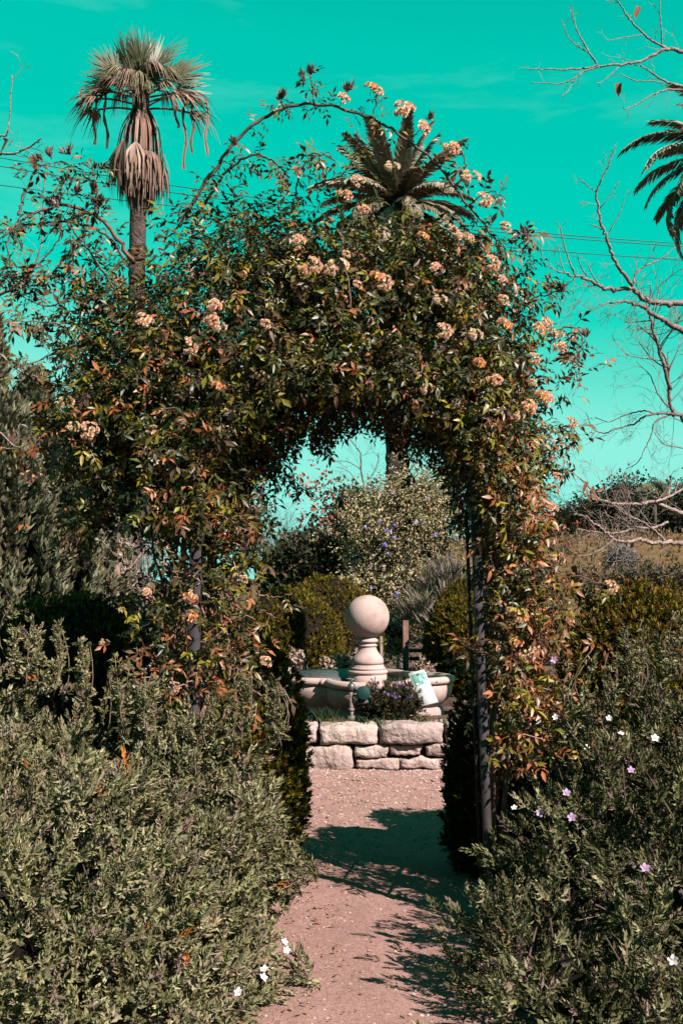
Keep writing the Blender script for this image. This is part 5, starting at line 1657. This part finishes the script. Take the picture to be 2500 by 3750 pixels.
g = Geo(); g.tube(smooth_path([W(1470, 2330, 16) * np.array([1, 1, 0]), W(1475, 2200, 16), W(1470, 2000, 16)], 10), np.linspace(.09, .04, 10), 8); g.obj('trunk', 'bark', t)
BT = [leaf_clump(R0, 10, .10, .3, .09) for _ in range(5)]
def bg_tree(name, label, blobs, n, cols, wts, seed, tpls=BT, size=(.8, 1.3), tr=.10, core=.6, base=0, depth=.5, amp=.22, ns=.9, group=None):
    t, b = leafy(name, label, 'tree', blobs, n, tpls, cols, wts, 'dull_leaf', parts='crown', loc=(blobs[0][0], blobs[0][1], base), seed=seed, depth=depth, noise_amp=amp, nscale=ns, core=core, inner=-.8, zmin=base, size=size, group=group)
    c = np.array(blobs[0][:3])
    g = Geo(); g.tube(smooth_path([np.array([c[0], c[1], base - .1]), np.array([c[0] + .05, c[1], (base + c[2]) / 2]), c], 8), np.linspace(tr, tr * .5, 8), 8); g.obj('trunk', 'bark', t)
    return t
bg_tree('evergreen_tree', 'dark evergreen tree behind the cream shrub', [px_blob(1190, 2040, 90, 95, 19, .7), px_blob(1275, 1900, 75, 110, 19, .6), px_blob(1150, 2090, 120, 90, 19, .7)], 1700, [(.03, .04, .022), (.05, .06, .03), (.08, .08, .04)], [4, 3, 1.5], 510)
bg_tree('evergreen_tree', 'rounded dark green bush behind the left clipped bushes', [px_blob(1140, 2070, 100, 120, 16.5, .5), px_blob(1060, 2130, 80, 80, 16.5, .5)], 1200, [(.045, .055, .025), (.07, .08, .035), (.14, .09, .05)], [4, 3, 1], 511)
RDT = [leaf_clump(R0, 5, .09, .4, .14) for _ in range(4)]
leafy('red_leaved_tree', 'thin young tree with sparse salmon-red leaves against the sky', 'tree', [px_blob(1170, 1790, 60, 90, 17.5, .4), px_blob(1195, 1870, 60, 80, 17.5, .4), px_blob(1140, 1890, 30, 60, 17.5, .3)], 70, RDT, [(.45, .17, .11), (.5, .24, .17), (.3, .1, .07)], [3, 2, 2], 'dull_leaf', loc=(*W(1180, 2000, 17.5)[:2], 0), seed=512, depth=.3, noise_amp=.1, size=(.7, 1.2))
bare_tree('bare_sapling', 'thin leafless sapling poking up through the arch opening', 'tree', [([(1335, 1800), (1322, 1720), (1318, 1660), (1290, 1620), (1265, 1580)], 17, 17, .022, .006, 5, .35), ([(1322, 1720), (1270, 1690), (1210, 1690)], 17, 17, .01, .004, 3, .2), ([(1340, 1790), (1380, 1700), (1385, 1660)], 17, 17, .012, .004, 3, .2), ([(1320, 1790), (1280, 1730), (1230, 1710)], 17, 17, .01, .004, 3, .2)],
    (*W(1335, 1950, 17)[:2], 0), 513, (.9, .8, .78), trunk=([W(1335, 2100, 17) * np.array([1, 1, 0]), W(1338, 2000, 17), W(1335, 1800, 17)], .05, .022))
leafy('brush', 'dry grey-brown brush beside the cream shrub', 'shrub', [px_blob(1640, 2190, 90, 100, 14.5, .4), px_blob(1580, 2280, 90, 80, 14.3, .4)], 800, [blade_spray(R0, 14, .26, .005, .55) for _ in range(4)], [(.44, .33, .25), (.34, .28, .18), (.55, .44, .37)], [3, 3, 2], 'straw', loc=(*W(1620, 2300, 14.5)[:2], .2), seed=514, depth=.4, up=.7, core=.4, zmin=.3, noise_amp=.1)
for i, (px, D, lab) in enumerate(((540, 16, 'grey leafless brush seen past the left arch leg'), (1010, 18, 'grey leafless brush at the left side of the arch opening'), (960, 20, 'farther grey leafless brush left of the dark evergreen'))):
    bare_tree('bare_brush', lab, 'shrub', [([(px + rnd.uniform(-20, 20), 2130), (px + rnd.uniform(-30, 30), 2040), (px + rnd.uniform(-50, 70), 1930 + rnd.uniform(-20, 40))], D, D, .02, .006, 9, .6) for _ in range(6)], (*W(px, 2130, D)[:2], 0), 520 + i, (1.3, 1.15, 1.15), trunk=([W(px, 2130, D) * np.array([1, 1, 0]), W(px, 2200, D), W(px, 2120, D)], .05, .03))

# wooden stake fence by the clipped bushes
fx, fy, _ = W(1485, 2430, 12.3)
fence = thing('stake_fence', 'short brown wooden stake fence with rails behind the basin', 'fence', (fx, fy, BED))
zt = W(1485, 2272, 12.3)[2]
g = Geo(); g.box((fx - .032, fy - .03, BED - .05), (fx + .032, fy + .03, zt), bev=.006); g.obj('post', 'old_wood', fence)
x2 = W(1395, 2400, 12.5)[0]
g = Geo(); g.box((x2 - .016, fy + .1, BED - .05), (x2 + .016, fy + .13, W(1395, 2330, 12.4)[2]), bev=.004); g.obj('post', 'bark', fence)
x3 = W(1590, 2400, 12.5)[0]
g = Geo(); g.box((x3 - .03, fy - .03, BED - .05), (x3 + .03, fy + .03, W(1590, 2360, 12.4)[2]), bev=.006); g.obj('post', 'old_wood', fence)
for zr in (W(1540, 2412, 12.3)[2], W(1540, 2382, 12.3)[2]):
    g = Geo(); g.box((fx + .035, fy - .012, zr - .022), (x3 - .034, fy + .012, zr + .022), bev=.004); g.obj('rail', 'old_wood', fence)

# dark oaks on the hill, and a far fan palm
OAK = [leaf_clump(R0, 14, .36, .4, .7) for _ in range(5)]
for i, (px, py, rx, rz, D, lab) in enumerate(((2290, 1850, 110, 100, 120, 'dark round oak on the brown hill beside the far small palm'), (2160, 1900, 90, 60, 122, 'dark oak on the hill left of the tallest hill oak'), (2430, 1895, 110, 75, 116, 'dark oak below the far small palm on the hill'), (2060, 1945, 70, 38, 128, 'small dark oak at the left end of the hill trees'), (2560, 1870, 130, 110, 114, 'dark oak at the right edge of the hill'))):
    x, y, z = W(px, py, D)
    bz = hill_z(x, y)
    s = D / F_PX
    bg_tree('oak_tree', lab, [(x, y, z, rx * s, rx * s * .8, rz * s), (x + rx * s * .5, y, z - rz * s * .3, rx * s * .7, rx * s * .6, rz * s * .7), (x - rx * s * .5, y, z - rz * s * .35, rx * s * .7, rx * s * .6, rz * s * .65)], 1500, [(.06, .065, .04), (.09, .09, .055), (.12, .115, .07)], [3, 3, 2], 530 + i, tpls=OAK, tr=.3, base=bz, depth=1.6, amp=.8, ns=5, core=.7, group='oaks on the hill')
x, y, z = W(2395, 1815, 105)
far = thing('fan_palm', 'tiny far fan palm standing among the hill oaks', 'palm tree', (x, y, hill_z(x, y)))
g = Geo(); g.tube([[x, y, hill_z(x, y) - .2], [x, y, z]], .18, 8); g.obj('trunk', 'palm_trunk', far)
for i in range(16):
    a = R2D(-95 + 190 * i / 15); tw = R2D(RP.uniform(-40, 40))
    d = np.array([math.sin(a) * math.cos(tw), -math.sin(tw), math.cos(a) * math.cos(tw)])
    o = link('frond', FANL2[i % 3], far); place(o, frames(unit(d)[None], np.array([[0, -.7, .7]]))[0], (x, y, z), .85)
# scrub at the foot of the hill
SCR = [leaf_clump(R0, 10, .12, .22, .12) for _ in range(4)]
for i, (px, py, rx, rz, D, cols, lab) in enumerate(((2420, 2118, 130, 34, 17, [(.18, .14, .08), (.10, .10, .055), (.26, .17, .11)], 'dark scrub bush behind the long right hedge near the frame edge'), (2200, 2130, 90, 26, 18, [(.30, .19, .12), (.20, .14, .08)], 'rusty brown scrub bush behind the middle of the right hedge'), (2270, 2060, 28, 50, 20, [(.34, .31, .29), (.25, .23, .2)], 'pale upright dead bush in front of the brown hill'))):
    leafy('scrub', lab, 'bush', [px_blob(px, py, rx, rz, D, .5), px_blob(px + 20, py + 60, rx, rz, D, .5)], 800, SCR, cols, [1] * len(cols), 'dull_leaf', loc=(*W(px, py, D)[:2], 0), seed=550 + i, depth=.15, noise_amp=.04, core=.5, zmin=0, size=(.5, .8))

# ------------------------------------------------------------------ power lines
for i, (pts, lab) in enumerate((([(-400, 512), (0, 578), (400, 645), (800, 704), (1300, 775), (1940, 849), (2500, 893), (2900, 918)], 'topmost power line crossing behind the fan palm'),
                         ([(-400, 538), (0, 608), (400, 674), (800, 728), (1300, 795), (1940, 861), (2500, 903), (2900, 926)], 'second power line just under the topmost one'),
                         ([(-400, 620), (0, 678), (400, 728), (800, 775), (1300, 845), (1940, 912), (2500, 953), (2900, 978)], 'lowest of the three power lines behind the palms'))):
    P_ = smooth_path(np.array([W(a, b, 60) for a, b in pts]), 60)
    g = Geo(); g.tube(P_, .022, 6)
    tag(g.obj('power_line', 'cable'), lab, 'power line', 'power lines')
